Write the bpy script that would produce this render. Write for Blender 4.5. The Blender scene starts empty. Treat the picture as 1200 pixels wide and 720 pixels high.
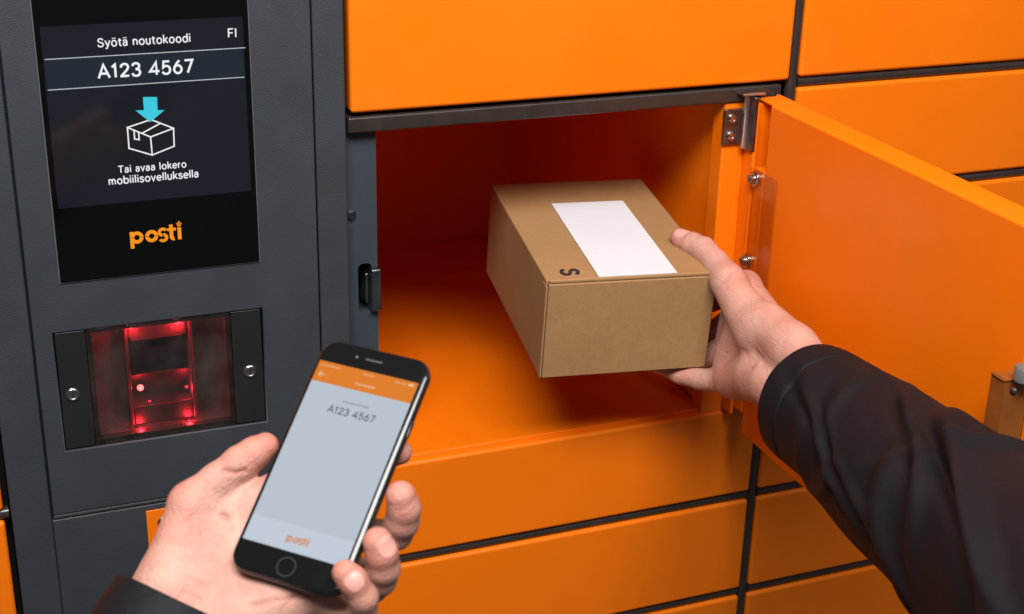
import bpy, bmesh, math, random
import numpy as np
from mathutils import Vector, Matrix

scene = bpy.context.scene
col = scene.collection
random.seed(4)

# ------------------------------------------------------------------ camera
CR = np.array([[0.9312, -0.3638, 0.0223], [-0.1205, -0.365, -0.9232], [0.344, 0.857, -0.3838]])
CC = np.array([-0.28336, -1.05862, 0.29794])
FPX = 1699.5                                   # focal length in pixels of the 1200 px wide photograph
cam_d = bpy.data.cameras.new('camera')
cam = bpy.data.objects.new('camera', cam_d)
col.objects.link(cam)
cam_d.sensor_width = 36.0
cam_d.lens = FPX / 1200.0 * 36.0
cam_d.clip_start = 0.02
cam_d.clip_end = 100.0
cam_d.dof.use_dof = True
cam_d.dof.focus_distance = 1.15
cam_d.dof.aperture_fstop = 13.0
r_, d_, f_ = [v / np.linalg.norm(v) for v in CR]
cam.matrix_world = Matrix(((r_[0], -d_[0], -f_[0], CC[0]), (r_[1], -d_[1], -f_[1], CC[1]),
                           (r_[2], -d_[2], -f_[2], CC[2]), (0, 0, 0, 1)))
scene.camera = cam

# ------------------------------------------------------------------ world and lights
world = bpy.data.worlds.new('World')
scene.world = world
world.use_nodes = True
bg = world.node_tree.nodes['Background']
bg.inputs[0].default_value = (0.93, 0.97, 1.0, 1)
bg.inputs[1].default_value = 0.075

def area(name, loc, target, size, sy, power, colr):
    l = bpy.data.lights.new(name, 'AREA')
    l.shape = 'RECTANGLE'; l.size = size; l.size_y = sy; l.energy = power; l.color = colr
    o = bpy.data.objects.new(name, l); col.objects.link(o)
    o.location = loc
    o.rotation_euler = (Vector(target) - Vector(loc)).to_track_quat('-Z', 'Y').to_euler()
    return o
area('ceiling_light', (-0.25, -1.05, 1.15), (0.16, 0.0, -0.05), 1.2, 0.5, 48, (1.0, 0.97, 0.93))
area('ceiling_light', (0.9, -0.9, 1.5), (0.5, 0.0, 0.0), 0.9, 0.5, 6, (0.97, 0.985, 1.0))  # fill light added on the right, not one of the ceiling lamps

vs = scene.view_settings
vs.view_transform = 'Standard'; vs.look = 'None'; vs.exposure = 0.0; vs.gamma = 1.0; vs.use_curve_mapping = False

# ------------------------------------------------------------------ pixel helpers (pixel = a direction, the plane gives the distance)
def ray(x, y): return CR.T @ np.array([(x - 600) / FPX, (y - 360) / FPX, 1.0])
def at_y(x, y, Y=0.0): d = ray(x, y); return CC + d * (Y - CC[1]) / d[1]
def at_z(x, y, Z): d = ray(x, y); return CC + d * (Z - CC[2]) / d[2]
def at_x(x, y, X): d = ray(x, y); return CC + d * (X - CC[0]) / d[0]
def at_d(x, y, D): return CC + ray(x, y) * D
def rv(w):
    w = np.array(w, float); t = np.linalg.norm(w); k = w / t
    K = np.array([[0, -k[2], k[1]], [k[2], 0, -k[0]], [-k[1], k[0], 0]])
    return np.eye(3) + math.sin(t) * K + (1 - math.cos(t)) * K @ K
def frame4(o, B): return Matrix([[*B[0], o[0]], [*B[1], o[1]], [*B[2], o[2]], [0, 0, 0, 1]])

# ------------------------------------------------------------------ materials
def S(*rgb):
    return tuple(((c / 255) / 12.92 if c / 255 <= 0.04045 else ((c / 255 + 0.055) / 1.055) ** 2.4) for c in rgb) + (1,)
MATS = {}
def mat(name, base, rough=0.5, metal=0.0, bump=0.0, bscale=300.0, var=0.0, vscale=8.0, rvar=0.0, rvscale=25.0, spec=0.5,
        coat=0.0, emis=None, estr=0.0, sheen=0.0):
    m = bpy.data.materials.new(name); m.use_nodes = True
    nt = m.node_tree; b = nt.nodes['Principled BSDF']
    b.inputs['Base Color'].default_value = base if len(base) == 4 else tuple(base) + (1,)
    b.inputs['Roughness'].default_value = rough
    b.inputs['Metallic'].default_value = metal
    b.inputs['Specular IOR Level'].default_value = spec
    b.inputs['Coat Weight'].default_value = coat
    b.inputs['Sheen Weight'].default_value = sheen
    if emis:
        b.inputs['Emission Color'].default_value = emis; b.inputs['Emission Strength'].default_value = estr
    if bump or var or rvar:
        tc = nt.nodes.new('ShaderNodeTexCoord')
    if bump:
        n = nt.nodes.new('ShaderNodeTexNoise'); n.inputs['Scale'].default_value = bscale; n.inputs['Detail'].default_value = 3
        nt.links.new(tc.outputs['Object'], n.inputs['Vector'])
        bp = nt.nodes.new('ShaderNodeBump'); bp.inputs['Strength'].default_value = bump; bp.inputs['Distance'].default_value = 0.001
        nt.links.new(n.outputs['Fac'], bp.inputs['Height']); nt.links.new(bp.outputs['Normal'], b.inputs['Normal'])
    if var:
        n = nt.nodes.new('ShaderNodeTexNoise'); n.inputs['Scale'].default_value = vscale; n.inputs['Detail'].default_value = 6
        n.inputs['Roughness'].default_value = 0.65
        nt.links.new(tc.outputs['Object'], n.inputs['Vector'])
        r = nt.nodes.new('ShaderNodeMapRange'); r.inputs[1].default_value = 0.3; r.inputs[2].default_value = 0.7
        r.inputs[3].default_value = 1 - var; r.inputs[4].default_value = 1 + var
        nt.links.new(n.outputs['Fac'], r.inputs[0])
        mx = nt.nodes.new('ShaderNodeMix'); mx.data_type = 'RGBA'; mx.blend_type = 'MULTIPLY'; mx.inputs[0].default_value = 1
        mx.inputs[6].default_value = b.inputs['Base Color'].default_value
        nt.links.new(r.outputs[0], mx.inputs[7]); nt.links.new(mx.outputs[2], b.inputs['Base Color'])
    if rvar:
        n = nt.nodes.new('ShaderNodeTexNoise'); n.inputs['Scale'].default_value = rvscale; n.inputs['Detail'].default_value = 5
        nt.links.new(tc.outputs['Object'], n.inputs['Vector'])
        r = nt.nodes.new('ShaderNodeMapRange'); r.inputs[1].default_value = 0.3; r.inputs[2].default_value = 0.7
        r.inputs[3].default_value = rough - rvar; r.inputs[4].default_value = rough + rvar
        nt.links.new(n.outputs['Fac'], r.inputs[0]); nt.links.new(r.outputs[0], b.inputs['Roughness'])
    MATS[name] = m
    return m
ORANGE = mat('orange_powder_coat', (0.88, 0.176, 0.002), 0.42, spec=0.3, bump=0.10, bscale=1400, var=0.045, vscale=7, rvar=0.10, rvscale=11)
def scuffs(m, col_f=1.12, dens=0.5):
    nt = m.node_tree; b_ = nt.nodes['Principled BSDF']; L = nt.links.new
    tc = nt.nodes.new('ShaderNodeTexCoord')
    geo = nt.nodes.new('ShaderNodeNewGeometry')
    mp = nt.nodes.new('ShaderNodeMapping'); mp.inputs['Rotation'].default_value = (0.2, 0.35, 0.5); mp.inputs['Scale'].default_value = (1.0, 1.0, 14.0)
    L(geo.outputs['Position'], mp.inputs[0])
    n = nt.nodes.new('ShaderNodeTexNoise'); n.inputs['Scale'].default_value = 14; n.inputs['Detail'].default_value = 4; n.inputs['Distortion'].default_value = 0.8
    L(mp.outputs[0], n.inputs['Vector'])
    cr = nt.nodes.new('ShaderNodeMapRange'); cr.inputs[1].default_value = 0.69; cr.inputs[2].default_value = 0.76; L(n.outputs['Fac'], cr.inputs[0])
    n2 = nt.nodes.new('ShaderNodeTexNoise'); n2.inputs['Scale'].default_value = 5; n2.inputs['Detail'].default_value = 2; L(geo.outputs['Position'], n2.inputs['Vector'])
    c2 = nt.nodes.new('ShaderNodeMapRange'); c2.inputs[1].default_value = 0.5; c2.inputs[2].default_value = 0.65; c2.inputs[4].default_value = dens; L(n2.outputs['Fac'], c2.inputs[0])
    mu = nt.nodes.new('ShaderNodeMath'); mu.operation = 'MULTIPLY'; L(cr.outputs[0], mu.inputs[0]); L(c2.outputs[0], mu.inputs[1])
    src = b_.inputs['Base Color'].links[0].from_socket
    mx = nt.nodes.new('ShaderNodeMix'); mx.data_type = 'RGBA'; L(mu.outputs[0], mx.inputs[0]); L(src, mx.inputs[6]); mx.inputs[7].default_value = col_f
    L(mx.outputs[2], b_.inputs['Base Color'])
    # ripple added before the fine grain
    rp = nt.nodes.new('ShaderNodeTexNoise'); rp.inputs['Scale'].default_value = 9; rp.inputs['Detail'].default_value = 1; L(geo.outputs['Position'], rp.inputs['Vector'])
    bp = nt.nodes.new('ShaderNodeBump'); bp.inputs['Strength'].default_value = 0.25; bp.inputs['Distance'].default_value = 0.004; L(rp.outputs['Fac'], bp.inputs['Height'])
    fine = b_.inputs['Normal'].links[0].from_node; L(bp.outputs['Normal'], fine.inputs['Normal'])
scuffs(ORANGE, (0.80, 0.25, 0.03, 1), 0.35)
GREY = mat('anthracite_powder_coat', (0.034, 0.040, 0.048), 0.5, bump=0.35, bscale=1100, var=0.10, vscale=14, rvar=0.07)
scuffs(GREY, (0.075, 0.085, 0.095, 1), 0.35)
JAMB = mat('slate_blue_paint', (0.036, 0.047, 0.058), 0.45, bump=0.15, bscale=1000, var=0.10, vscale=20, rvar=0.06)
TRIM = mat('dark_brown_trim', (0.034, 0.026, 0.023), 0.24, bump=0.05, bscale=500, var=0.2, vscale=40, rvar=0.08)
RUBBER = mat('black_shadow_gap', (0.008, 0.008, 0.008), 0.7, var=0.2)
BLACKP = mat('black_plate', (0.012, 0.013, 0.014), 0.42, bump=0.12, bscale=1200, var=0.1, rvar=0.06)
GLASSB = mat('black_glass', (0.0025, 0.0027, 0.003), 0.07, spec=0.3, var=0.1, rvar=0.03, rvscale=30)
STEEL = mat('brushed_steel', (0.52, 0.50, 0.48), 0.28, metal=1.0, bump=0.1, bscale=600, var=0.15, vscale=80, rvar=0.1)
DSTEEL = mat('dark_steel', (0.22, 0.23, 0.24), 0.33, metal=1.0, bump=0.1, bscale=600, var=0.2, vscale=80, rvar=0.1)
WHITEP = mat('pale_grey_plastic', (0.13, 0.13, 0.13), 0.3, var=0.1, vscale=60)
CARDB = None
WLABEL = mat('white_label_paper', (0.66, 0.66, 0.70), 0.6, var=0.02, vscale=30, bump=0.05, bscale=300)
INK = mat('black_print', (0.02, 0.018, 0.016), 0.6, var=0.15, vscale=400)
CLOTH = None

def cardboard():
    m = bpy.data.materials.new('kraft_cardboard'); m.use_nodes = True; nt = m.node_tree; b = nt.nodes['Principled BSDF']
    tc = nt.nodes.new('ShaderNodeTexCoord')
    mp = nt.nodes.new('ShaderNodeMapping'); mp.inputs['Scale'].default_value = (1, 7, 1)
    nt.links.new(tc.outputs['Object'], mp.inputs[0])
    n1 = nt.nodes.new('ShaderNodeTexNoise'); n1.inputs['Scale'].default_value = 130; n1.inputs['Detail'].default_value = 8; n1.inputs['Roughness'].default_value = 0.8
    nt.links.new(mp.outputs[0], n1.inputs['Vector'])
    n2 = nt.nodes.new('ShaderNodeTexNoise'); n2.inputs['Scale'].default_value = 12; n2.inputs['Detail'].default_value = 5
    nt.links.new(tc.outputs['Object'], n2.inputs['Vector'])
    n3 = nt.nodes.new('ShaderNodeTexNoise'); n3.inputs['Scale'].default_value = 900; n3.inputs['Detail'].default_value = 3
    nt.links.new(tc.outputs['Object'], n3.inputs['Vector'])
    a = nt.nodes.new('ShaderNodeMath'); a.operation = 'MULTIPLY_ADD'; a.inputs[1].default_value = 0.45
    nt.links.new(n1.outputs['Fac'], a.inputs[0]); 
    a2 = nt.nodes.new('ShaderNodeMath'); a2.operation = 'MULTIPLY_ADD'; a2.inputs[1].default_value = 0.35; a2.inputs[2].default_value = 0.0
    nt.links.new(n2.outputs['Fac'], a2.inputs[0]); nt.links.new(a2.outputs[0], a.inputs[2])
    a3 = nt.nodes.new('ShaderNodeMath'); a3.operation = 'MULTIPLY_ADD'; a3.inputs[1].default_value = 0.35
    nt.links.new(n3.outputs['Fac'], a3.inputs[0]); nt.links.new(a.outputs[0], a3.inputs[2])
    cr = nt.nodes.new('ShaderNodeValToRGB')
    cr.color_ramp.elements[0].position = 0.38; cr.color_ramp.elements[0].color = (0.275, 0.146, 0.060, 1)
    cr.color_ramp.elements[1].position = 0.78; cr.color_ramp.elements[1].color = (0.40, 0.225, 0.098, 1)
    nt.links.new(a3.outputs[0], cr.inputs[0]); nt.links.new(cr.outputs[0], b.inputs['Base Color'])
    b.inputs['Roughness'].default_value = 0.72; b.inputs['Specular IOR Level'].default_value = 0.3
    bp = nt.nodes.new('ShaderNodeBump'); bp.inputs['Strength'].default_value = 0.22; bp.inputs['Distance'].default_value = 0.001
    nt.links.new(a3.outputs[0], bp.inputs['Height']); nt.links.new(bp.outputs['Normal'], b.inputs['Normal'])
    return m
CARDB = cardboard()

def cloth():
    m = bpy.data.materials.new('black_jacket_fabric'); m.use_nodes = True; nt = m.node_tree; b = nt.nodes['Principled BSDF']
    tc = nt.nodes.new('ShaderNodeTexCoord')
    n = nt.nodes.new('ShaderNodeTexNoise'); n.inputs['Scale'].default_value = 30; n.inputs['Detail'].default_value = 6
    nt.links.new(tc.outputs['Object'], n.inputs['Vector'])
    w1 = nt.nodes.new('ShaderNodeTexWave'); w1.inputs['Scale'].default_value = 260; w1.inputs['Distortion'].default_value = 1.0; w1.bands_direction = 'DIAGONAL'
    nt.links.new(tc.outputs['Object'], w1.inputs['Vector'])
    n2 = nt.nodes.new('ShaderNodeTexNoise'); n2.inputs['Scale'].default_value = 70; n2.inputs['Detail'].default_value = 4; n2.inputs['Distortion'].default_value = 0.6
    nt.links.new(tc.outputs['Object'], n2.inputs['Vector'])
    cr = nt.nodes.new('ShaderNodeValToRGB')
    cr.color_ramp.elements[0].color = (0.0020, 0.0034, 0.0056, 1); cr.color_ramp.elements[1].color = (0.0042, 0.0066, 0.0100, 1)
    nt.links.new(n.outputs['Fac'], cr.inputs[0]); nt.links.new(cr.outputs[0], b.inputs['Base Color'])
    b.inputs['Roughness'].default_value = 0.66; b.inputs['Sheen Weight'].default_value = 0.0; b.inputs['Sheen Roughness'].default_value = 0.45
    b.inputs['Specular IOR Level'].default_value = 0.25
    ad = nt.nodes.new('ShaderNodeMath'); ad.operation = 'MULTIPLY_ADD'; ad.inputs[1].default_value = 0.10
    nt.links.new(w1.outputs['Fac'], ad.inputs[0]); nt.links.new(n2.outputs['Fac'], ad.inputs[2])
    bp = nt.nodes.new('ShaderNodeBump'); bp.inputs['Strength'].default_value = 0.35; bp.inputs['Distance'].default_value = 0.002
    nt.links.new(ad.outputs[0], bp.inputs['Height']); nt.links.new(bp.outputs['Normal'], b.inputs['Normal'])
    return m
CLOTH = cloth()
THREAD = mat('black_thread', (0.012, 0.011, 0.012), 0.7, var=0.2, vscale=500)

def skin():
    m = bpy.data.materials.new('skin'); m.use_nodes = True; nt = m.node_tree; b = nt.nodes['Principled BSDF']; L = nt.links.new
    tc = nt.nodes.new('ShaderNodeTexCoord')
    def noise(sc, det=4, ro=0.6, dist=0.0):
        n = nt.nodes.new('ShaderNodeTexNoise'); n.inputs['Scale'].default_value = sc; n.inputs['Detail'].default_value = det
        n.inputs['Roughness'].default_value = ro; n.inputs['Distortion'].default_value = dist
        L(tc.outputs['Object'], n.inputs['Vector']); return n
    def attr(nm):
        a = nt.nodes.new('ShaderNodeAttribute'); a.attribute_name = nm; return a
    def mix(fac, A, Bc, blend='MIX'):
        x = nt.nodes.new('ShaderNodeMix'); x.data_type = 'RGBA'; x.blend_type = blend
        if hasattr(fac, 'node'): L(fac, x.inputs[0])
        else: x.inputs[0].default_value = fac
        for sk, i in ((A, 6), (Bc, 7)):
            if hasattr(sk, 'node'): L(sk, x.inputs[i])
            else: x.inputs[i].default_value = sk
        return x.outputs[2]
    mott = noise(55, 5, 0.6, 0.4)
    rr = nt.nodes.new('ShaderNodeMapRange'); rr.inputs[1].default_value = 0.35; rr.inputs[2].default_value = 0.68
    L(mott.outputs['Fac'], rr.inputs[0])
    c = mix(rr.outputs[0], (0.575, 0.35, 0.28, 1), (0.52, 0.25, 0.195, 1))
    big = noise(17, 3)
    r2 = nt.nodes.new('ShaderNodeMapRange'); r2.inputs[1].default_value = 0.4; r2.inputs[2].default_value = 0.7; r2.inputs[4].default_value = 0.45
    L(big.outputs['Fac'], r2.inputs[0])
    c = mix(r2.outputs[0], c, (0.52, 0.20, 0.15, 1))
    c = mix(attr('flush').outputs['Fac'], c, (0.56, 0.165, 0.12, 1))
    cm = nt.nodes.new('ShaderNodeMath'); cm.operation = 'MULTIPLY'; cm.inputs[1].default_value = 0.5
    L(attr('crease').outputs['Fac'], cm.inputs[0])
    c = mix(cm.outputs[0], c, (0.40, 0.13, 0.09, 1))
    c = mix(attr('nail').outputs['Fac'], c, (0.66, 0.34, 0.28, 1))
    L(c, b.inputs['Base Color'])
    b.inputs['Subsurface Weight'].default_value = 0.08
    b.inputs['Subsurface Radius'].default_value = (1.0, 0.35, 0.2)
    b.inputs['Subsurface Scale'].default_value = 0.004
    rg = nt.nodes.new('ShaderNodeMapRange'); rg.inputs[3].default_value = 0.46; rg.inputs[4].default_value = 0.28
    L(attr('nail').outputs['Fac'], rg.inputs[0]); L(rg.outputs[0], b.inputs['Roughness'])
    b.inputs['Specular IOR Level'].default_value = 0.42
    # fine relief: pores, skin cells and short stretched wrinkles
    vo = nt.nodes.new('ShaderNodeTexVoronoi'); vo.inputs['Scale'].default_value = 620; vo.feature = 'DISTANCE_TO_EDGE'
    L(tc.outputs['Object'], vo.inputs['Vector'])
    n1 = noise(900, 3); n2 = noise(210, 5, 0.65, 1.6)
    mp = nt.nodes.new('ShaderNodeMapping'); mp.inputs['Rotation'].default_value = (0.3, 0.5, 0.9); mp.inputs['Scale'].default_value = (1, 1, 6)
    L(tc.outputs['Object'], mp.inputs[0])
    n3 = noise(75, 4, 0.6, 2.0); L(mp.outputs[0], n3.inputs['Vector'])
    s1 = nt.nodes.new('ShaderNodeMath'); s1.operation = 'MULTIPLY_ADD'; s1.inputs[1].default_value = 0.5
    L(vo.outputs['Distance'], s1.inputs[0]); L(n1.outputs['Fac'], s1.inputs[2])
    s2 = nt.nodes.new('ShaderNodeMath'); s2.operation = 'MULTIPLY_ADD'; s2.inputs[1].default_value = 1.6
    L(n2.outputs['Fac'], s2.inputs[0]); L(s1.outputs[0], s2.inputs[2])
    s3 = nt.nodes.new('ShaderNodeMath'); s3.operation = 'MULTIPLY_ADD'; s3.inputs[1].default_value = 2.3
    L(n3.outputs['Fac'], s3.inputs[0]); L(s2.outputs[0], s3.inputs[2])
    bp = nt.nodes.new('ShaderNodeBump'); bp.inputs['Distance'].default_value = 0.0007
    inv = nt.nodes.new('ShaderNodeMapRange'); inv.inputs[3].default_value = 0.62; inv.inputs[4].default_value = 0.02
    L(attr('nail').outputs['Fac'], inv.inputs[0]); L(inv.outputs[0], bp.inputs['Strength'])
    L(s3.outputs[0], bp.inputs['Height']); L(bp.outputs['Normal'], b.inputs['Normal'])
    return m
SKIN = skin()

def emit(name, c, s=1.0, rough=0.12):
    return mat(name, (0.004, 0.004, 0.004), rough, emis=c, estr=s)
E_WHITE = emit('lit_white', S(240, 244, 248), 0.95)
E_RULE = emit('lit_rule', S(200, 206, 212), 0.9)
E_CYAN = emit('lit_cyan', S(60, 205, 225), 0.95)
E_ORANGE = emit('lit_orange', S(250, 150, 25), 0.95)
E_NAVY = emit('lit_navy_display', S(22, 29, 38), 0.75, 0.08)
E_NAVY2 = emit('lit_navy_field', S(33, 42, 53), 0.75, 0.08)
E_PHONE = emit('lit_phone_page', S(190, 200, 211), 0.93, 0.1)
E_PHONE2 = emit('lit_phone_footer', S(196, 207, 220), 0.95, 0.1)
E_PHEAD = emit('lit_phone_header', S(232, 130, 38), 0.9, 0.1)
E_PTXT = emit('lit_phone_text', S(62, 66, 74), 0.9)
E_PTXT2 = emit('lit_phone_small_text', S(110, 116, 124), 0.9)
E_PPALE = emit('lit_phone_pale', S(246, 205, 165), 0.9)
E_PLOGO = emit('lit_phone_logo', S(222, 132, 70), 0.9)
E_RED = emit('lit_red_led', (1.0, 0.02, 0.04, 1), 5.0)
E_REDHOT = emit('lit_red_hot', (1.0, 0.12, 0.10, 1), 9.0)
E_REDDIM = emit('lit_red_guide', (1.0, 0.012, 0.03, 1), 0.32)  # emission standing in for red light refracted at the scanner's edges

def pane_mat(name, tint, gl=0.06, rough=0.03, dust=0.0):
    m = bpy.data.materials.new(name); m.use_nodes = True; nt = m.node_tree
    for n in list(nt.nodes):
        if n.type != 'OUTPUT_MATERIAL': nt.nodes.remove(n)
    out = [n for n in nt.nodes if n.type == 'OUTPUT_MATERIAL'][0]
    t = nt.nodes.new('ShaderNodeBsdfTransparent'); t.inputs[0].default_value = tint
    g = nt.nodes.new('ShaderNodeBsdfGlossy'); g.inputs['Roughness'].default_value = rough
    fr = nt.nodes.new('ShaderNodeLayerWeight'); fr.inputs[0].default_value = gl
    x = nt.nodes.new('ShaderNodeMixShader')
    pw_ = nt.nodes.new('ShaderNodeMath'); pw_.operation = 'POWER'; pw_.inputs[1].default_value = 3.0
    fr.inputs[0].default_value = 0.5; nt.links.new(fr.outputs['Facing'], pw_.inputs[0])
    ma = nt.nodes.new('ShaderNodeMath'); ma.operation = 'MULTIPLY_ADD'; ma.inputs[1].default_value = 0.6; ma.inputs[2].default_value = gl * 0.5
    nt.links.new(pw_.outputs[0], ma.inputs[0])
    nt.links.new(ma.outputs[0], x.inputs[0]); nt.links.new(t.outputs[0], x.inputs[1]); nt.links.new(g.outputs[0], x.inputs[2])
    nt.links.new(x.outputs[0], out.inputs[0])
    if dust:
        df = nt.nodes.new('ShaderNodeBsdfDiffuse'); df.inputs[0].default_value = (0.55, 0.53, 0.50, 1)
        tc = nt.nodes.new('ShaderNodeTexCoord'); nz = nt.nodes.new('ShaderNodeTexNoise'); nz.inputs['Scale'].default_value = 45; nz.inputs['Detail'].default_value = 7
        nt.links.new(tc.outputs['Object'], nz.inputs['Vector'])
        mr = nt.nodes.new('ShaderNodeMapRange'); mr.inputs[1].default_value = 0.35; mr.inputs[2].default_value = 0.75; mr.inputs[3].default_value = dust * 0.4; mr.inputs[4].default_value = dust * 1.8
        nt.links.new(nz.outputs['Fac'], mr.inputs[0])
        x2 = nt.nodes.new('ShaderNodeMixShader'); nt.links.new(mr.outputs[0], x2.inputs[0]); nt.links.new(x.outputs[0], x2.inputs[1]); nt.links.new(df.outputs[0], x2.inputs[2])
        nt.links.new(x2.outputs[0], out.inputs[0])
    return m
PANE = pane_mat('smoked_glass', (0.66, 0.63, 0.62, 1), dust=0.018)
CLEAR = pane_mat('clear_plastic', (0.96, 0.92, 0.88, 1), rough=0.12)

# ------------------------------------------------------------------ mesh helpers
def link(name, me, m, parent=None):
    o = bpy.data.objects.new(name, me); col.objects.link(o)
    if m is not None and not me.materials: me.materials.append(m)
    if parent is not None: o.parent = parent
    return o
def empty(name, loc, label, cat, group=None):
    o = bpy.data.objects.new(name, None); col.objects.link(o); o.location = loc; o.empty_display_size = 0.05
    o['label'] = label; o['category'] = cat
    if group: o['group'] = group
    return o
def bm_mesh(bm, name='mesh', smooth=True):
    bmesh.ops.recalc_face_normals(bm, faces=bm.faces)
    me = bpy.data.meshes.new(name); bm.to_mesh(me); bm.free()
    if smooth:
        for p in me.polygons: p.use_smooth = True
    return me
def wn(o):
    w = o.modifiers.new('weighted_normals', 'WEIGHTED_NORMAL'); w.keep_sharp = True; w.weight = 100
    return o
def add_box(bm, x0, x1, y0, y1, z0, z1, bev=0.0, seg=3):
    t = bmesh.new()
    bmesh.ops.create_cube(t, size=1)
    for v in t.verts:
        v.co = Vector(((x0 + x1) / 2 + v.co.x * (x1 - x0), (y0 + y1) / 2 + v.co.y * (y1 - y0), (z0 + z1) / 2 + v.co.z * (z1 - z0)))
    if bev: bmesh.ops.bevel(t, geom=list(t.edges), offset=bev, segments=seg, profile=0.5, affect='EDGES')
    me = bpy.data.meshes.new('tmp'); t.to_mesh(me); t.free(); bm.from_mesh(me); bpy.data.meshes.remove(me)
ORG = np.zeros(3)
def box(name, x0, x1, y0, y1, z0, z1, m, parent, bev=0.0, seg=3, org=None):
    """box in world axes, its own origin at its centre (or org), parented without moving"""
    c = Vector(((x0 + x1) / 2, (y0 + y1) / 2, (z0 + z1) / 2))
    bm = bmesh.new(); add_box(bm, x0 - c.x, x1 - c.x, y0 - c.y, y1 - c.y, z0 - c.z, z1 - c.z, bev, seg)
    o = link(name, bm_mesh(bm, name, bev > 0), m, parent)
    o.location = c - (world_loc(parent) if parent is not None else Vector())
    if bev: wn(o)
    return o
def world_loc(o):
    v = Vector()
    while o is not None: v = v + o.location; o = o.parent
    return v
def lathe(name, prof, m, parent, loc, axis, seg=24):
    """profile of (radius, height) turned round the given axis"""
    bm = bmesh.new(); rings = []
    for r, h in prof:
        if r < 1e-7: rings.append([bm.verts.new((0, 0, h))])
        else: rings.append([bm.verts.new((r * math.cos(2 * math.pi * k / seg), r * math.sin(2 * math.pi * k / seg), h)) for k in range(seg)])
    for a, b in zip(rings, rings[1:]):
        for k in range(seg):
            k2 = (k + 1) % seg
            if len(a) == 1: bm.faces.new((a[0], b[k], b[k2]))
            elif len(b) == 1: bm.faces.new((a[k], b[0], a[k2]))
            else: bm.faces.new((a[k], b[k], b[k2], a[k2]))
    me = bm_mesh(bm, name); me.set_sharp_from_angle(angle=0.6)
    o = link(name, me, m, parent)
    o.rotation_euler = Vector(axis).to_track_quat('Z', 'Y').to_euler()
    o.location = Vector(loc) - world_loc(parent)
    return o
def sheet(name, polys, m, parent, M4, thick=0.0):
    """flat polygons (list of 2D outlines) on the local xy plane of M4"""
    bm = bmesh.new()
    for pl in polys:
        f = bm.faces.new([bm.verts.new((x, y, 0)) for x, y in pl])
    if thick:
        r = bmesh.ops.extrude_face_region(bm, geom=list(bm.faces))
        for v in [g for g in r['geom'] if isinstance(g, bmesh.types.BMVert)]: v.co.z -= thick
    me = bm_mesh(bm, name, False)
    o = link(name, me, m, parent); o.matrix_basis = Matrix.Translation(-world_loc(parent)) @ M4
    return o

def _arc(cx, cy, rx, ry, a0, a1, n=18):
    return [(cx + rx * math.cos(math.radians(a0 + (a1 - a0) * k / n)), cy + ry * math.sin(math.radians(a0 + (a1 - a0) * k / n))) for k in range(n + 1)]
def _spl(P, n=6):
    P = [np.array(p, float) for p in P]; Q = [2 * P[0] - P[1]] + P + [2 * P[-1] - P[-2]]; out = []
    for i in range(1, len(Q) - 2):
        for k in range(n):
            u = k / n; a, b_, c, d = Q[i - 1:i + 3]
            out.append(tuple(0.5 * (2 * b_ + (c - a) * u + (2 * a - 5 * b_ + 4 * c - d) * u * u + (3 * b_ - a - 3 * c + d) * u ** 3)))
    return out + [tuple(P[-1])]
_X = 0.475
def _dot(x, y): return [(x, y - 0.045), (x, y + 0.045)]
_O = _arc(.25, _X / 2, .195, _X / 2, 0, 360, 28)
_A2 = [_spl([(.07, .365), (.11, .44), (.21, _X), (.31, .445), (.345, .35)], 5) + [(.345, 0)], _arc(.20, .125, .15, .125, 20, 340, 20) + [(.345, .12)] and _spl([(.345, .27), (.22, .27), (.10, .245), (.055, .135), (.09, .03), (.19, -.002), (.29, .04), (.345, .13)], 5)]
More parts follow.
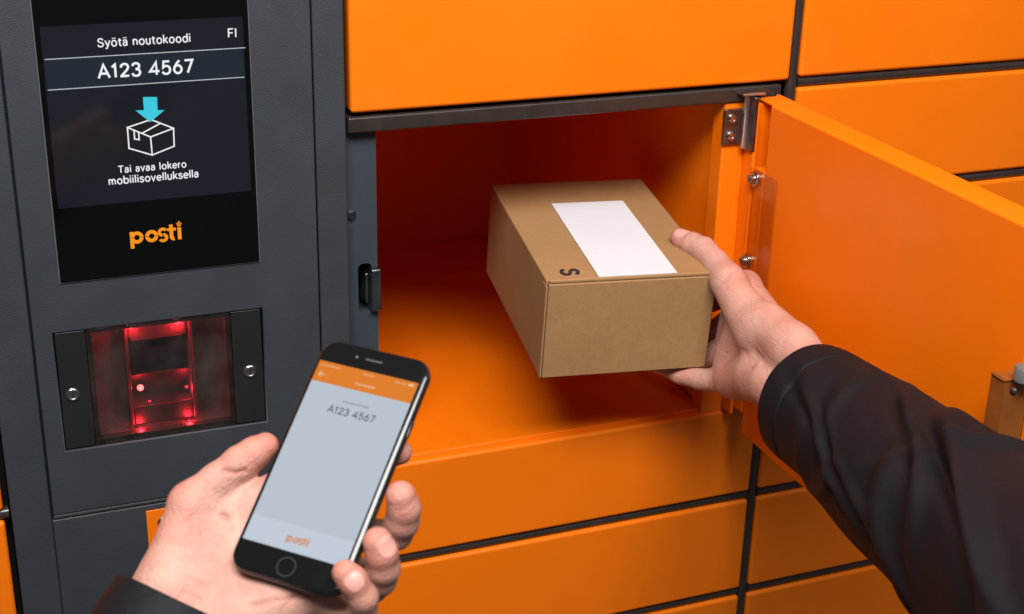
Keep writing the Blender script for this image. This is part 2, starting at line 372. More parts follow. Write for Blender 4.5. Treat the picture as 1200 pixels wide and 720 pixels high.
GLY = {   # width, strokes
 'o': (.50, [_O]), 'ö': (.50, [_O, _dot(.16, .66), _dot(.34, .66)]),
 'a': (.43, _A2), 'ä': (.43, _A2 + [_dot(.12, .66), _dot(.29, .66)]),
 't': (.31, [[(.14, .63), (.14, .14)] + _arc(.26, .14, .12, .14, 190, 275, 8), [(.01, _X), (.29, _X)]]),
 'n': (.44, [[(.06, .51), (.06, 0)], [(.06, .27)] + _arc(.215, .28, .155, _X - .28, 180, 0, 12) + [(.37, 0)]]),
 'u': (.44, [[(.37, .51), (.37, 0)], [(.06, .51), (.06, .195)] + _arc(.215, .19, .155, .19, 180, 360, 12)]),
 'm': (.68, [[(.06, .51), (.06, 0)], [(.06, .27)] + _arc(.195, .28, .135, _X - .28, 180, 0, 12) + [(.33, 0)], [(.33, .27)] + _arc(.465, .28, .135, _X - .28, 180, 0, 12) + [(.60, 0)]]),
 'r': (.28, [[(.06, .51), (.06, 0)], [(.06, .25)] + _arc(.22, .27, .16, _X - .27, 180, 82, 8)]),
 'k': (.42, [[(.06, .74), (.06, 0)], [(.37, .50), (.07, .20)], [(.16, .27), (.39, 0)]]),
 'd': (.49, [_arc(.235, _X / 2, .185, _X / 2, 0, 360, 28), [(.42, .74), (.42, 0)]]),
 'b': (.49, [_arc(.255, _X / 2, .185, _X / 2, 0, 360, 28), [(.065, .74), (.065, 0)]]),
 'i': (.15, [[(.07, .51), (.07, 0)], _dot(.07, .67)]), 'l': (.15, [[(.07, .74), (.07, 0)]]),
 'e': (.46, [_arc(.235, _X / 2, .19, _X / 2, 0, 318, 26), [(.05, .245), (.425, .245)]]),
 's': (.39, [_spl([(.335, .375), (.29, .45), (.19, _X + .003), (.09, .44), (.065, .36), (.11, .285), (.20, .25), (.30, .205), (.335, .12), (.29, .03), (.18, -.003), (.08, .03), (.04, .105)])]),
 'y': (.43, [[(.02, .51), (.215, .02)], [(.41, .51), (.20, -.03), (.15, -.14), (.03, -.17)]]), 'v': (.42, [[(.02, .51), (.205, .015), (.39, .51)]]),
 'A': (.62, [[(.02, 0), (.30, .70), (.585, 0)], [(.12, .235), (.485, .235)]]), 'T': (.56, [[(.28, .68), (.28, 0)], [(.02, .68), (.54, .68)]]),
 'F': (.50, [[(.07, .72), (.07, 0)], [(.07, .68), (.45, .68)], [(.07, .36), (.41, .36)]]), 'I': (.18, [[(.08, .72), (.08, 0)]]),
 'S': (.56, [_spl([(.475, .545), (.415, .645), (.275, .685), (.135, .645), (.085, .53), (.14, .43), (.28, .365), (.43, .305), (.49, .185), (.425, .055), (.27, .008), (.11, .05), (.05, .17)])]),
 '1': (.36, [[(.03, .545), (.20, .68), (.20, 0)]]),
 '2': (.52, [_spl([(.06, .50), (.10, .62), (.245, .685), (.39, .63), (.43, .50), (.37, .37), (.22, .21), (.06, .045)]) + [(.06, .04), (.46, .04)]]),
 '3': (.52, [_spl([(.06, .545), (.12, .645), (.25, .685), (.38, .635), (.41, .525), (.36, .41), (.22, .37)]), _spl([(.22, .37), (.38, .33), (.44, .20), (.38, .06), (.24, .008), (.10, .05), (.04, .16)])]),
 '4': (.56, [[(.37, 0), (.37, .68), (.03, .19), (.52, .19)]]),
 '5': (.52, [[(.43, .68), (.13, .68), (.09, .36)] + _spl([(.09, .36), (.17, .425), (.27, .44), (.40, .375), (.445, .22), (.39, .07), (.25, .008), (.11, .045), (.05, .14)])]),
 '6': (.54, [_arc(.265, .22, .195, .213, 0, 360, 26), _spl([(.37, .70), (.22, .54), (.105, .36), (.07, .22)])]),
 '7': (.48, [[(.03, .68), (.44, .68), (.16, 0)]]), ' ': (.26, [])}
def text_mesh(body, bold=0.0):
    """lettering drawn as strokes of even weight"""
    w = 0.088 + bold * 2; bm = bmesh.new(); x0 = 0.0; lay = 0
    for ch in body:
        wd, stx = GLY[ch]
        for P in stx:
            P = [np.array(p, float) for p in P]; Q = [P[0]]
            for p in P[1:]:
                if np.linalg.norm(p - Q[-1]) > 1e-4: Q.append(p)
            closed = np.linalg.norm(Q[0] - Q[-1]) < 1e-3
            n = len(Q); Lf = []; Rt = []
            for k in range(n):
                pa = Q[k - 1] if k else (Q[-2] if closed else None); pb = Q[k + 1] if k < n - 1 else (Q[1] if closed else None)
                d1 = None if pa is None else (Q[k] - pa) / np.linalg.norm(Q[k] - pa); d2 = None if pb is None else (pb - Q[k]) / np.linalg.norm(pb - Q[k])
                if d1 is None: d1 = d2
                if d2 is None: d2 = d1
                m_ = d1 + d2; m_ /= np.linalg.norm(m_) + 1e-9; nn = np.array([-m_[1], m_[0]]); c = max(0.45, float(m_ @ d1))
                Lf.append(Q[k] + nn * w / 2 / c); Rt.append(Q[k] - nn * w / 2 / c)
            va = [bm.verts.new((p[0] + x0, p[1], 0)) for p in Lf]; vb = [bm.verts.new((p[0] + x0, p[1], 0)) for p in Rt]
            for k in range(n - 1):
                f = bm.faces.new((vb[k], vb[k + 1], va[k + 1], va[k]))
        x0 += wd + 0.075
    me = bpy.data.meshes.new('lettering'); bm.to_mesh(me); bm.free()
    return me
def text(name, body, x0, x1, base, m, parent, M4, bold=0.0, hscale=1.0):
    """text stretched to span x0..x1 on the local plane of M4, its baseline at base"""
    me = text_mesh(body, bold)
    co = np.array([v.co for v in me.vertices])
    k = (x1 - x0) / (co[:, 0].max() - co[:, 0].min())
    for v in me.vertices:
        v.co = Vector((x0 + (v.co.x - co[:, 0].min()) * k, base + v.co.y * k * hscale, 0))
    me.materials.clear()
    o = link(name, me, m, parent); o.matrix_basis = Matrix.Translation(-world_loc(parent)) @ M4
    return o
def ring_poly(cx, cy, r0, r1, a0=0, a1=360, n=28, sx=1.0):
    A = [math.radians(a0 + (a1 - a0) * k / n) for k in range(n + 1)]
    return [[(cx + sx * r1 * math.cos(a), cy + r1 * math.sin(a)), (cx + sx * r1 * math.cos(b), cy + r1 * math.sin(b)),
             (cx + sx * r0 * math.cos(b), cy + r0 * math.sin(b)), (cx + sx * r0 * math.cos(a), cy + r0 * math.sin(a))] for a, b in zip(A, A[1:])]
def logo_polys(x0, x1, base):
    """the rounded word mark p-o-s-t-i with a little crown over the i and a hairline through the bowls"""
    P = []
    w = 0.30; R = 0.52; c = R
    gap = 3.0
    def bowl(cx):
        P.extend(ring_poly(cx, c, R - w, R, gap, 180 - gap)); P.extend(ring_poly(cx, c, R - w, R, 180 + gap, 360 - gap))
    P.append([(0, -0.38), (w, -0.38), (w, c - 0.02), (0, c - 0.02)]); P.append([(0, c + 0.02), (w, c + 0.02), (w, 1.04), (0, 1.04)])
    bowl(0.55)
    bowl(1.72)
    # s: two arcs
    sx = 2.62; r = 0.285; ws = 0.245
    P.extend(ring_poly(sx, 0.76, r - ws / 2 - 0.02, r + ws / 2 - 0.12 + 0.1, 25, 260, 18, 1.05))
    P.extend(ring_poly(sx, 0.285, r - ws / 2 - 0.02, r + ws / 2 - 0.02, -150, 85, 18, 1.05))
    # t
    tx = 3.15
    P.append([(tx, 0.30), (tx + w, 0.30), (tx + w, 1.34), (tx, 1.34)])
    P.append([(tx - 0.16, 0.80), (tx, 0.80), (tx, 1.04), (tx - 0.16, 1.04)]); P.append([(tx + w, 0.80), (tx + w + 0.24, 0.80), (tx + w + 0.24, 1.04), (tx + w, 1.04)])
    P.extend(ring_poly(tx + 0.36, 0.31, 0.06, 0.36, 180, 275, 10))
    # i with crown
    ix = 3.80
    P.append([(ix, 0.0), (ix + w, 0.0), (ix + w, 1.04), (ix, 1.04)])
    P.append([(ix + 0.03, 1.12), (ix + w - 0.03, 1.12), (ix + w + 0.02, 1.28), (ix - 0.02, 1.28)])
    for dx in (0.0, w): P.extend([[(ix + dx - 0.06, 1.30), (ix + dx + 0.06, 1.30), (ix + dx + 0.06, 1.42), (ix + dx - 0.06, 1.42)]])
    P.append([(ix + w / 2 - 0.06, 1.32), (ix + w / 2 + 0.06, 1.32), (ix + w / 2 + 0.06, 1.56), (ix + w / 2 - 0.06, 1.56)])
    k = (x1 - x0) / 4.16
    return [[(x0 + x * k, base + y * k) for x, y in pl] for pl in P]
WALLM = lambda Y: Matrix(((1, 0, 0, 0), (0, 0, -1, Y), (0, 1, 0, 0), (0, 0, 0, 1)))   # local x = world X, local y = world Z, faces the viewer

# ================================================================== THE PARCEL LOCKER
W = 0.40
ROW = [0.5, 0.25, 0.0, -0.1054, -0.2066, -0.3090, -0.4080, -0.5190, -0.63]
locker = empty('parcel_locker', (0.1, 0.25, -0.95), 'orange and anthracite parcel locker with one compartment door open', 'locker')
ZB = -0.95; ZT = 0.55
G = 0.0048                                       # half a gap
YD = 0.020                                       # depth of a door leaf
# cabinet body behind everything
box('cabinet_body', -0.62, -0.2785, 0.022, 0.60, ZB, ZT, RUBBER, locker)
box('cabinet_body', -0.2783, 0.0233, 0.062, 0.60, ZB, ZT, RUBBER, locker)
box('cabinet_body', 0.0267, 0.366, 0.022, 0.60, 0.004, ZT, RUBBER, locker)
box('cabinet_body', 0.0267, 0.366, 0.022, 0.60, ZB, -0.3165, RUBBER, locker)
box('cabinet_body', 0.3663, 1.30, 0.022, 0.60, ZB, ZT, RUBBER, locker)

def closed_door(x0, x1, z0, z1):
    return box('door', x0, x1, 0.0, YD, z0, z1, ORANGE, locker, 0.0035, 4)
# column over and under the open compartment
for z1, z0 in ((0.5, 0.25), (0.25, 0.0)): closed_door(G - 0.001, W - G, z0 + G * 0.6, z1 - G)
closed_door(G, W - G, -0.4080 + G, -0.3105)
for z1, z0 in ((-0.4080, -0.5190), (-0.5190, -0.63), (-0.63, -0.80)): closed_door(G, W - G, z0 + G, z1 - G)
# column beyond the open door
for k in range(len(ROW) - 1): closed_door(W + G, 2 * W - G, ROW[k + 1] + G, ROW[k] - G)
for k in range(len(ROW) - 1): closed_door(2 * W + G, 3 * W - G, ROW[k + 1] + G, ROW[k] - G)
# column left of the control unit
for z1, z0 in ((0.5, 0.25), (0.25, 0.0), (0.0, -0.2990), (-0.2990, -0.4080), (-0.4080, -0.63)): closed_door(-0.60, -0.2780 - G, z0 + G, z1 - G)

def trim(x0, x1, z0, z1, vertical, y=0.0022):
    """rounded bar that fills the joint between doors"""
    bm = bmesh.new(); n = 14; r = 0.0052
    ends = ((z0, z1) if vertical else (x0, x1)); rings = []
    for e in ends:
        ring = []
        for k in range(n):
            a = 2 * math.pi * k / n; u = r * math.cos(a); v = r * math.sin(a)
            ring.append(bm.verts.new((u, v, e - (z0 + z1) / 2)) if vertical else bm.verts.new((e - (x0 + x1) / 2, v, u)))
        rings.append(ring)
    for k in range(n): bm.faces.new((rings[0][k], rings[0][(k + 1) % n], rings[1][(k + 1) % n], rings[1][k]))
    for rg in rings: bm.faces.new(rg)
    me = bm_mesh(bm, 'trim'); me.set_sharp_from_angle(angle=0.8)
    o = link('trim_bar', me, TRIM, locker)
    o.location = Vector(((x0 + x1) / 2, y + r, (z0 + z1) / 2)) - world_loc(locker)
    return o
for z in (0.25, -0.4080, -0.5190, -0.63): trim(0.0, W - 0.0055, z, z, False)
for z in ROW[1:-1]: trim(W + 0.0055, 2 * W - 0.0055, z, z, False)
for z in ROW[1:-1]: trim(2 * W + 0.0055, 3 * W, z, z, False)
for x in (W, 2 * W): trim(x, x, -0.8, 0.5, True, 0.0012)
for z in (0.25, 0.0, -0.2990, -0.4080): trim(-0.60, -0.279, z, z, False)

# rail over the open compartment
box('top_rail', 0.0015, 0.3885, 0.0005, 0.045, -0.0130, -0.0002, TRIM, locker, 0.0020, 4)

# ---------------- the open compartment
XL, XR, ZF, YB = 0.0268, 0.3420, -0.3085, 0.52
comp = box('compartment', XL, XR + 0.0005, YB, YB + 0.004, ZF - 0.003, -0.010, ORANGE, locker)          # back sheet
box('floor_panel', XL, XR - 0.0005, 0.0115, YB - 0.0005, ZF - 0.0025, ZF, ORANGE, comp, 0.0010, 2)
box('side_panel', XR, XR + 0.003, 0.024, YB - 0.0005, ZF + 0.0005, -0.0135, ORANGE, comp)
box('side_panel', XL - 0.003, XL, 0.0475, YB - 0.0005, ZF + 0.0005, -0.0135, ORANGE, comp)
box('ceiling_panel', XL + 0.0005, XR - 0.0005, 0.046, YB - 0.0005, -0.0132, -0.0102, ORANGE, comp)
box('front_flange', XR - 0.0065, XR + 0.0235, 0.0030, 0.0235, ZF - 0.003, -0.0135, ORANGE, comp, 0.0020, 3)
box('floor_lip', XL, XR + 0.045, 0.0078, 0.0108, ZF - 0.010, ZF + 0.0008, ORANGE, comp, 0.0012, 3)

# left jamb with the slot for the latch
jamb_y = 0.0105
jx0, jx1 = 0.0004, 0.0264
slot = (0.0098, 0.0215, -0.1690, -0.1255)
bm = bmesh.new()
add_box(bm, jx0, slot[0], jamb_y, 0.0455, -0.3105, -0.0133)
add_box(bm, slot[1], jx1, jamb_y, 0.0455, -0.3105, -0.0133)
add_box(bm, slot[0], slot[1], jamb_y, 0.0455, slot[3], -0.0133)
add_box(bm, slot[0], slot[1], jamb_y, 0.0455, -0.3105, slot[2])
# rounded slot ends
for zz, s in ((slot[3], -1), (slot[2], 1)):
    r = (slot[1] - slot[0]) / 2; cx = (slot[0] + slot[1]) / 2
    for side in (-1, 1):
        rc = 0.0042
        pts = [(cx + side * r, zz)] + [(cx + side * (r - rc + rc * math.cos(a)), zz + s * (rc - rc * math.sin(a))) for a in [math.pi / 2 * k / 6 for k in range(7)]]
        vs0 = [bm.verts.new((x, jamb_y + 0.00004, z)) for x, z in pts]; vs1 = [bm.verts.new((x, jamb_y + 0.02, z)) for x, z in pts]
        bm.faces.new(vs0)
        for k in range(len(pts)): bm.faces.new((vs0[k], vs0[(k + 1) % len(pts)], vs1[(k + 1) % len(pts)], vs1[k]))
jamb = link('jamb', bm_mesh(bm, 'jamb', False), JAMB, locker); jamb.location = -world_loc(locker)
box('slot_recess', slot[0] - 0.001, slot[1] + 0.001, jamb_y + 0.022, jamb_y + 0.024, slot[2] - 0.002, slot[3] + 0.002, RUBBER, jamb)
box('latch_bolt', 0.0190, 0.0275, jamb_y - 0.0075, jamb_y + 0.016, -0.1660, -0.1290, DSTEEL, jamb, 0.0016, 3)
box('latch_lever', 0.0155, 0.0186, jamb_y - 0.0010, jamb_y + 0.018, -0.1600, -0.1340, DSTEEL, jamb, 0.0010, 2)
lathe('screw', [(0.0042, 0), (0.0042, 0.0012), (0.0030, 0.0026), (0, 0.0030)], DSTEEL, jamb, (0.0048, jamb_y, -0.0825), (0, -1, 0))

# ---------------- the open door: hinged on the right, swung straight out
DI, DO = 0.3590, 0.3855            # inner and outer face
DT, DB = -0.0080, -0.3180
door = empty('open_door', (DO, 0.0, DB), '', ''); del door['label']; del door['category']
door.parent = locker; door.location = Vector((DO, -0.02, DB)) - world_loc(locker)
yh = -0.0310                        # where the raised inner tray begins
yend = -0.3720
box('door_leaf', DI, DO, yend, yh, DB, DT, ORANGE, door, 0.0022, 3)
box('outer_skin', DO - 0.0035, DO, yh + 0.0004, -0.0010, -0.3100, DT, ORANGE, door, 0.0010, 2)
box('top_return', DI + 0.004, DO - 0.0038, yh + 0.0005, -0.0050, DT - 0.0030, DT - 0.0004, ORANGE, door, 0.0008, 2)
box('hinge_channel', DI - 0.0030, DI + 0.0005, -0.0150, 0.0015, -0.3060, DT - 0.002, ORANGE, door, 0.0010, 2)
box('channel_web', DI + 0.0008, DO - 0.0040, -0.0100, -0.0075, -0.3050, DT - 0.0045, ORANGE, door, 0.0006, 2)
box('channel_bridge', DI - 0.0004, DI + 0.0180, yh + 0.0006, -0.0152, DB + 0.02, -0.0670, ORANGE, door, 0.0012, 2)
box('cover_plate', DI - 0.0032, DI - 0.0016, -0.0560, -0.0125, -0.2500, -0.0665, CLEAR, door, 0.0006, 2)
BX = DI - 0.0030
def bolt(loc, axis, parent, k=1.0):
    w = lathe('washer', [(0.0030 * k, 0.0), (0.0068 * k, 0.0), (0.0068 * k, 0.0010), (0.0058 * k, 0.0014), (0.003 * k, 0.0014)], STEEL, parent, loc, axis)
    lathe('bolt', [(0.0046 * k, 0.0012), (0.0046 * k, 0.0044), (0.0038 * k, 0.0052), (0.0022 * k, 0.0052), (0.0020 * k, 0.0026), (0, 0.0026)], STEEL, parent, loc, axis)
for py in ((881, 210), (871, 306)):
    q = at_x(py[0], py[1], BX - 0.003)
    bolt((BX - 0.0003, q[1], q[2]), (-1, 0, 0), door)
# hinge
hx0, hx1 = 0.3335, 0.3505
hinge = box('hinge', hx0, hx1, -0.0005, 0.0028, -0.0500, -0.0185, DSTEEL, locker, 0.0009, 2)
for zz in (-0.0265, -0.0420): 
    lathe('screw', [(0.0042, 0), (0.0042, 0.0016), (0.0034, 0.0032), (0.0015, 0.0034), (0.0013, 0.0020), (0, 0.0020)], STEEL, hinge, ((hx0 + hx1) / 2 - 0.001, -0.0005, zz), (0, -1, 0))
kn = lathe('hinge_knuckle', [(0, -0.020), (0.0032, -0.020), (0.0036, -0.0192), (0.0036, 0.0282), (0.0038, 0.029), (0, 0.029)], STEEL, hinge, (0.3530, -0.0040, -0.0330), (0, 0, 1))
box('hinge_leaf', 0.3535, 0.3580, -0.0150, 0.0010, -0.0540, -0.0060, DSTEEL, hinge, 0.0008, 2)
box('hinge_cap', 0.3440, 0.3660, -0.0110, 0.0025, -0.0052, -0.0030, STEEL, hinge, 0.0006, 2)
# lock housing near the free edge
q1 = at_x(1176, 446, DI - 0.0220); q2 = at_x(1187, 459, DI - 0.0225); q3 = at_x(1203, 426, DI - 0.0105)
lb = box('lock_housing', DI - 0.0220, DI - 0.0003, yend + 0.003, q1[1], -0.2050, q1[2], mat('brown_lock_plastic', (0.26, 0.075, 0.012), 0.4, var=0.15, vscale=60, bump=0.1), door, 0.0012, 2)
lathe('rivet', [(0.0030, 0), (0.0028, 0.0010), (0.0016, 0.0020), (0, 0.0023)], DSTEEL, door, (DI - 0.0220, q2[1], q2[2]), (-1, 0, 0))
lathe('striker_roller', [(0, 0), (0.0062, 0), (0.0070, 0.0010), (0.0070, 0.0090), (0.0060, 0.0105), (0, 0.0105)], WHITEP, door, (DI - 0.0105, q3[1], q1[2] + 0.0002), (0, 0, 1))

# ---------------- control unit
KX0, KX1 = -0.2775, -0.0004
SX0, SX1, SZ0 = -0.2470, -0.0255, -0.3040        # service panel outline
unit_bm = bmesh.new()
for a in ((KX0, -0.2335, -0.8, 0.5), (-0.0715, KX1, -0.8, 0.5), (-0.2335, -0.0715, -0.8, -0.2505), (-0.2335, -0.0715, -0.1470, 0.5)):
    add_box(unit_bm, a[0], a[1], 0.0076, 0.0600, a[2], a[3])
unit = link('control_unit', bm_mesh(unit_bm, 'control_unit', False), GREY, locker); unit.location = -world_loc(locker)
# fixed frame round the service panel: four boards, butted
FY = -0.0005
box('frame_board', KX0, SX0 - 0.0007, FY, 0.0074, -0.8, 0.5, GREY, unit, 0.0016, 3)
box('frame_board', SX1 + 0.0007, KX1, FY, 0.0074, -0.8, 0.5, GREY, unit, 0.0016, 3)
box('frame_board', SX0 - 0.0006, SX1 + 0.0006, FY, 0.0074, -0.8, SZ0 - 0.0050, GREY, unit, 0.0016, 3)
# service panel with openings for the scanner
AX0, AX1, AZ0, AZ1 = -0.2320, -0.0728, -0.2490, -0.1483
PX = (SX0 + 0.0007, SX1 - 0.0007)
def panel_mesh():
    bm = bmesh.new(); y0, y1 = -0.0020, 0.0074
    xs = [PX[0], AX0, AX1, PX[1]]; zs = [SZ0, AZ0, AZ1, 0.5]
    g = {(i, j, k): bm.verts.new((xs[i], (y0, y1)[k], zs[j])) for i in range(4) for j in range(4) for k in range(2)}
    for i in range(3):
        for j in range(3):
            if (i, j) == (1, 1): continue
            for k in range(2): bm.faces.new((g[i, j, k], g[i + 1, j, k], g[i + 1, j + 1, k], g[i, j + 1, k]))
    for i in range(3):
        for j in (0, 3): bm.faces.new((g[i, j, 0], g[i + 1, j, 0], g[i + 1, j, 1], g[i, j, 1]))
        for i2 in (0, 3): bm.faces.new((g[i2, i, 0], g[i2, i + 1, 0], g[i2, i + 1, 1], g[i2, i, 1]))
    bm.faces.new((g[1, 1, 0], g[2, 1, 0], g[2, 1, 1], g[1, 1, 1])); bm.faces.new((g[1, 2, 0], g[2, 2, 0], g[2, 2, 1], g[1, 2, 1]))
    bm.faces.new((g[1, 1, 0], g[1, 2, 0], g[1, 2, 1], g[1, 1, 1])); bm.faces.new((g[2, 1, 0], g[2, 2, 0], g[2, 2, 1], g[2, 1, 1]))
    bmesh.ops.recalc_face_normals(bm, faces=bm.faces)
    ed = [e for e in bm.edges if len(e.link_faces) == 2 and e.calc_face_angle(0) > 0.5 and min(v.co.y for v in e.verts) < 0 and max(v.co.y for v in e.verts) < 0]
    bmesh.ops.bevel(bm, geom=ed, offset=0.0011, segments=3, profile=0.5, affect='EDGES')
    return bm_mesh(bm, 'service_panel')
sp = link('service_panel', panel_mesh(), GREY, unit); sp.location = -world_loc(unit); wn(sp)
box('drip_ledge', PX[0], PX[1], -0.0012, 0.0070, SZ0 - 0.0042, SZ0 - 0.0006, GREY, unit, 0.0012, 3)

# touch screen
TX0, TX1, TZ0, TZ1 = -0.2228, -0.0730, -0.1080, 0.1060
scr = box('touch_screen', TX0, TX1, -0.0040, -0.0020, TZ0, TZ1, GLASSB, locker, 0.0009, 3)
box('screen_bezel', TX0 - 0.0009, TX1 + 0.0009, -0.0030, -0.00205, TZ0 - 0.0009, TZ1 + 0.0009, mat('bezel_edge', (0.10, 0.105, 0.11), 0.35, var=0.1), scr, 0.0003, 2)
YS = -0.00405
DX0, DX1 = -0.2190, -0.0772
def dpoly(name, polys, m, dy): return sheet(name, polys, m, scr, WALLM(YS - dy))
R4 = lambda x0, x1, z0, z1: [(x0, z0), (x1, z0), (x1, z1), (x0, z1)]
dpoly('display', [R4(DX0, DX1, -0.0497, 0.0835)], E_NAVY, 0.0001)
dpoly('code_field', [R4(DX0 + 0.0012, DX1 - 0.001, 0.0389, 0.0603)], E_NAVY2, 0.0002)
dpoly('rule_line', [R4(DX0 + 0.0012, DX1 + 0.001, 0.0602, 0.0608)], E_RULE, 0.0003)
dpoly('rule_line', [R4(DX0 + 0.0012, DX1 - 0.0008, 0.0383, 0.0389)], E_RULE, 0.0003)
TM = WALLM(YS - 0.0003)
text('lettering', 'Syötä noutokoodi', -0.1812, -0.1158, 0.0672, E_WHITE, scr, TM, 0.012)
text('lettering', 'A123 4567', -0.1830, -0.1142, 0.0447, E_WHITE, scr, TM, 0.016)
text('lettering', 'FI', -0.0885, -0.0823, 0.0688, E_WHITE, scr, TM, 0.012)
text('lettering', 'Tai avaa lokero', -0.1742, -0.1246, -0.0265, E_WHITE, scr, TM, 0.013)
text('lettering', 'mobiilisovelluksella', -0.1818, -0.1162, -0.0349, E_WHITE, scr, TM, 0.013)
dpoly('arrow_icon', [[(-0.1525, 0.0290), (-0.1425, 0.0283), (-0.1428, 0.0185), (-0.1378, 0.0182), (-0.1487, 0.0100), (-0.1585, 0.0195), (-0.1525, 0.0192)]], E_CYAN, 0.0006)
def strokes(pts_list, w):
    P = []
    for a, b in pts_list:
        a = np.array(a); b = np.array(b); d = (b - a) / np.linalg.norm(b - a); n = np.array([-d[1], d[0]]) * w / 2; e = d * w / 2
        P.append([tuple(a - e + n), tuple(a - e - n), tuple(b + e - n), tuple(b + e + n)])
    return P
A_ = (-0.1652, 0.0072); B_ = (-0.1480, 0.0118); C_ = (-0.1322, 0.0040); D_ = (-0.1492, -0.0012)
A2 = (-0.1652, -0.0085); C2 = (-0.1326, -0.0096); D2 = (-0.1490, -0.0150)
m1 = ((A_[0] + D_[0]) / 2 - 0.0015, (A_[1] + D_[1]) / 2); m2 = ((A_[0] + D_[0]) / 2 + 0.0020, (A_[1] + D_[1]) / 2 - 0.001)
n1 = ((B_[0] + C_[0]) / 2 - 0.0015, (B_[1] + C_[1]) / 2 + 0.0005)
dpoly('box_icon', strokes([(A_, B_), (B_, C_), (C_, D_), (D_, A_), (A_, A2), (C_, C2), (D_, D2), (A2, D2), (D2, C2),
      (m2, n1), ((m1[0] - 0.002, m1[1] + 0.001), (m1[0] - 0.002, m1[1] - 0.0048)), ((m1[0] - 0.002, m1[1] - 0.0048), (m1[0] + 0.0012, m1[1] - 0.0056)), ((m1[0] + 0.0012, m1[1] - 0.0056), (m1[0] + 0.0012, m1[1] - 0.0005))], 0.0010), E_WHITE, 0.0004)
dpoly('logo', logo_polys(-0.1699, -0.1312, -0.0828), E_ORANGE, 0.0003)

# code scanner set into the service panel
RY = 0.0000
scan = box('scanner', AX0 + 0.0007, AX1 - 0.0007, 0.0480, 0.0500, AZ0 + 0.0007, AZ1 - 0.0007, BLACKP, locker)       # back plate of the housing
GX0, GX1 = -0.2085, -0.0975
pl1 = box('side_plate', AX0 + 0.0008, GX0 - 0.0003, RY - 0.0006, 0.0070, AZ0 + 0.0008, AZ1 - 0.0008, BLACKP, scan, 0.0010, 3)
pl2 = box('side_plate', GX1 + 0.0003, AX1 - 0.0008, RY - 0.0006, 0.0070, AZ0 + 0.0008, AZ1 - 0.0008, BLACKP, scan, 0.0010, 3)
def keylock(x, z, par):
    k = lathe('lock_cylinder', [(0.0052, 0), (0.0052, 0.0008), (0.0044, 0.0016), (0.0037, 0.0014), (0.0035, 0.0008), (0, 0.0008)], STEEL, scan, (x, RY - 0.0006, z), (0, -1, 0))
    box('keyhole', x - 0.0007, x + 0.0007, RY - 0.00155, RY - 0.0013, z - 0.0021, z + 0.0021, RUBBER, scan)
keylock(-0.2222, -0.2014, pl1); keylock(-0.0845, -0.2022, pl2)
# the hole through the cabinet behind the window is a housing of its own
fr = 0.0045
wz0, wz1 = AZ0 + 0.0008, AZ1 - 0.0008
for nm, a in (('housing_wall', (GX0, GX1, 0.0015, 0.0078, wz1 - fr, wz1)), ('housing_wall', (GX0, GX1, 0.0015, 0.0078, wz0, wz0 + fr)),
              ('housing_wall', (GX0, GX0 + fr, 0.0015, 0.0078, wz0 + fr + 0.0002, wz1 - fr - 0.0002)), ('housing_wall', (GX1 - fr, GX1, 0.0015, 0.0078, wz0 + fr + 0.0002, wz1 - fr - 0.0002))):
    box(nm, *a, BLACKP, scan, 0.0006, 2)
box('window_pane', GX0 + 0.0003, GX1 - 0.0003, -0.0004, 0.0012, wz0 + 0.0003, wz1 - 0.0003, PANE, scan, 0.0004, 2)
INNER = mat('scanner_lining', (0.10, 0.092, 0.088), 0.5, bump=0.15, bscale=300, var=0.35, vscale=60)
INGL = mat('scanner_gloss', (0.055, 0.048, 0.048), 0.42, var=0.3, vscale=60, rvar=0.08)
for nm, a in (('lining', (GX0 + 0.0004, GX0 + 0.0030, 0.0080, 0.0470, wz0 + 0.003, wz1 - 0.003)), ('lining', (GX1 - 0.0030, GX1 - 0.0004, 0.0080, 0.0470, wz0 + 0.003, wz1 - 0.003)),
              ('lining', (GX0 + 0.0032, GX1 - 0.0032, 0.0080, 0.0470, wz0 + 0.0004, wz0 + 0.0029)), ('lining', (GX0 + 0.0032, GX1 - 0.0032, 0.0080, 0.0470, wz1 - 0.0029, wz1 - 0.0004)),
              ('lining', (GX0 + 0.0032, -0.1790, 0.0200, 0.0218, wz0 + 0.0031, wz1 - 0.0031)), ('lining', (-0.1265, GX1 - 0.0032, 0.0200, 0.0218, wz0 + 0.0031, wz1 - 0.0031))):
    box(nm, *a, INNER, scan)
# reader module in the middle: frame, tilted mirrors, diodes, and glowing strips painted in for its red-lit edges
mx0, mx1 = -0.1785, -0.1270
mz0, mz1 = wz0 + 0.0060, wz1 - 0.0060
for a in ((mx0, mx0 + 0.0022), (mx1 - 0.0022, mx1)):
    f_o = box('module_cheek', a[0], a[1], 0.0120, 0.0460, mz0, mz1, INGL, scan, 0.0005, 2)
    gx = a[0] if a[0] == mx0 else a[1]
    box('light_guide', gx - 0.0004, gx + 0.0004, 0.0112, 0.0119, mz0 + 0.001, mz1 - 0.001, E_REDDIM, scan)  # strip glows in place of light caught in the edge, no source itself
box('module_brow', mx0 + 0.0024, mx1 - 0.0024, 0.0125, 0.0300, mz1 - 0.0150, mz1 - 0.0005, INGL, scan, 0.0040, 4)
box('module_sill', mx0 + 0.0024, mx1 - 0.0024, 0.0125, 0.0440, mz0, mz0 + 0.0160, BLACKP, scan, 0.0010, 2)
box('sensor_block', mx0 + 0.0150, mx1 - 0.0150, 0.0360, 0.0445, mz0 + 0.0420, mz0 + 0.0560, BLACKP, scan, 0.0015, 3)
box('mirror', mx0 + 0.0024, mx1 - 0.0024, 0.0450, 0.0462, mz0 + 0.0165, mz1 - 0.001, INGL, scan)
ramp = box('mirror', mx0 + 0.0026, mx1 - 0.0026, 0.0270, 0.0280, mz0 + 0.0165, mz0 + 0.0420, BLACKP, scan)
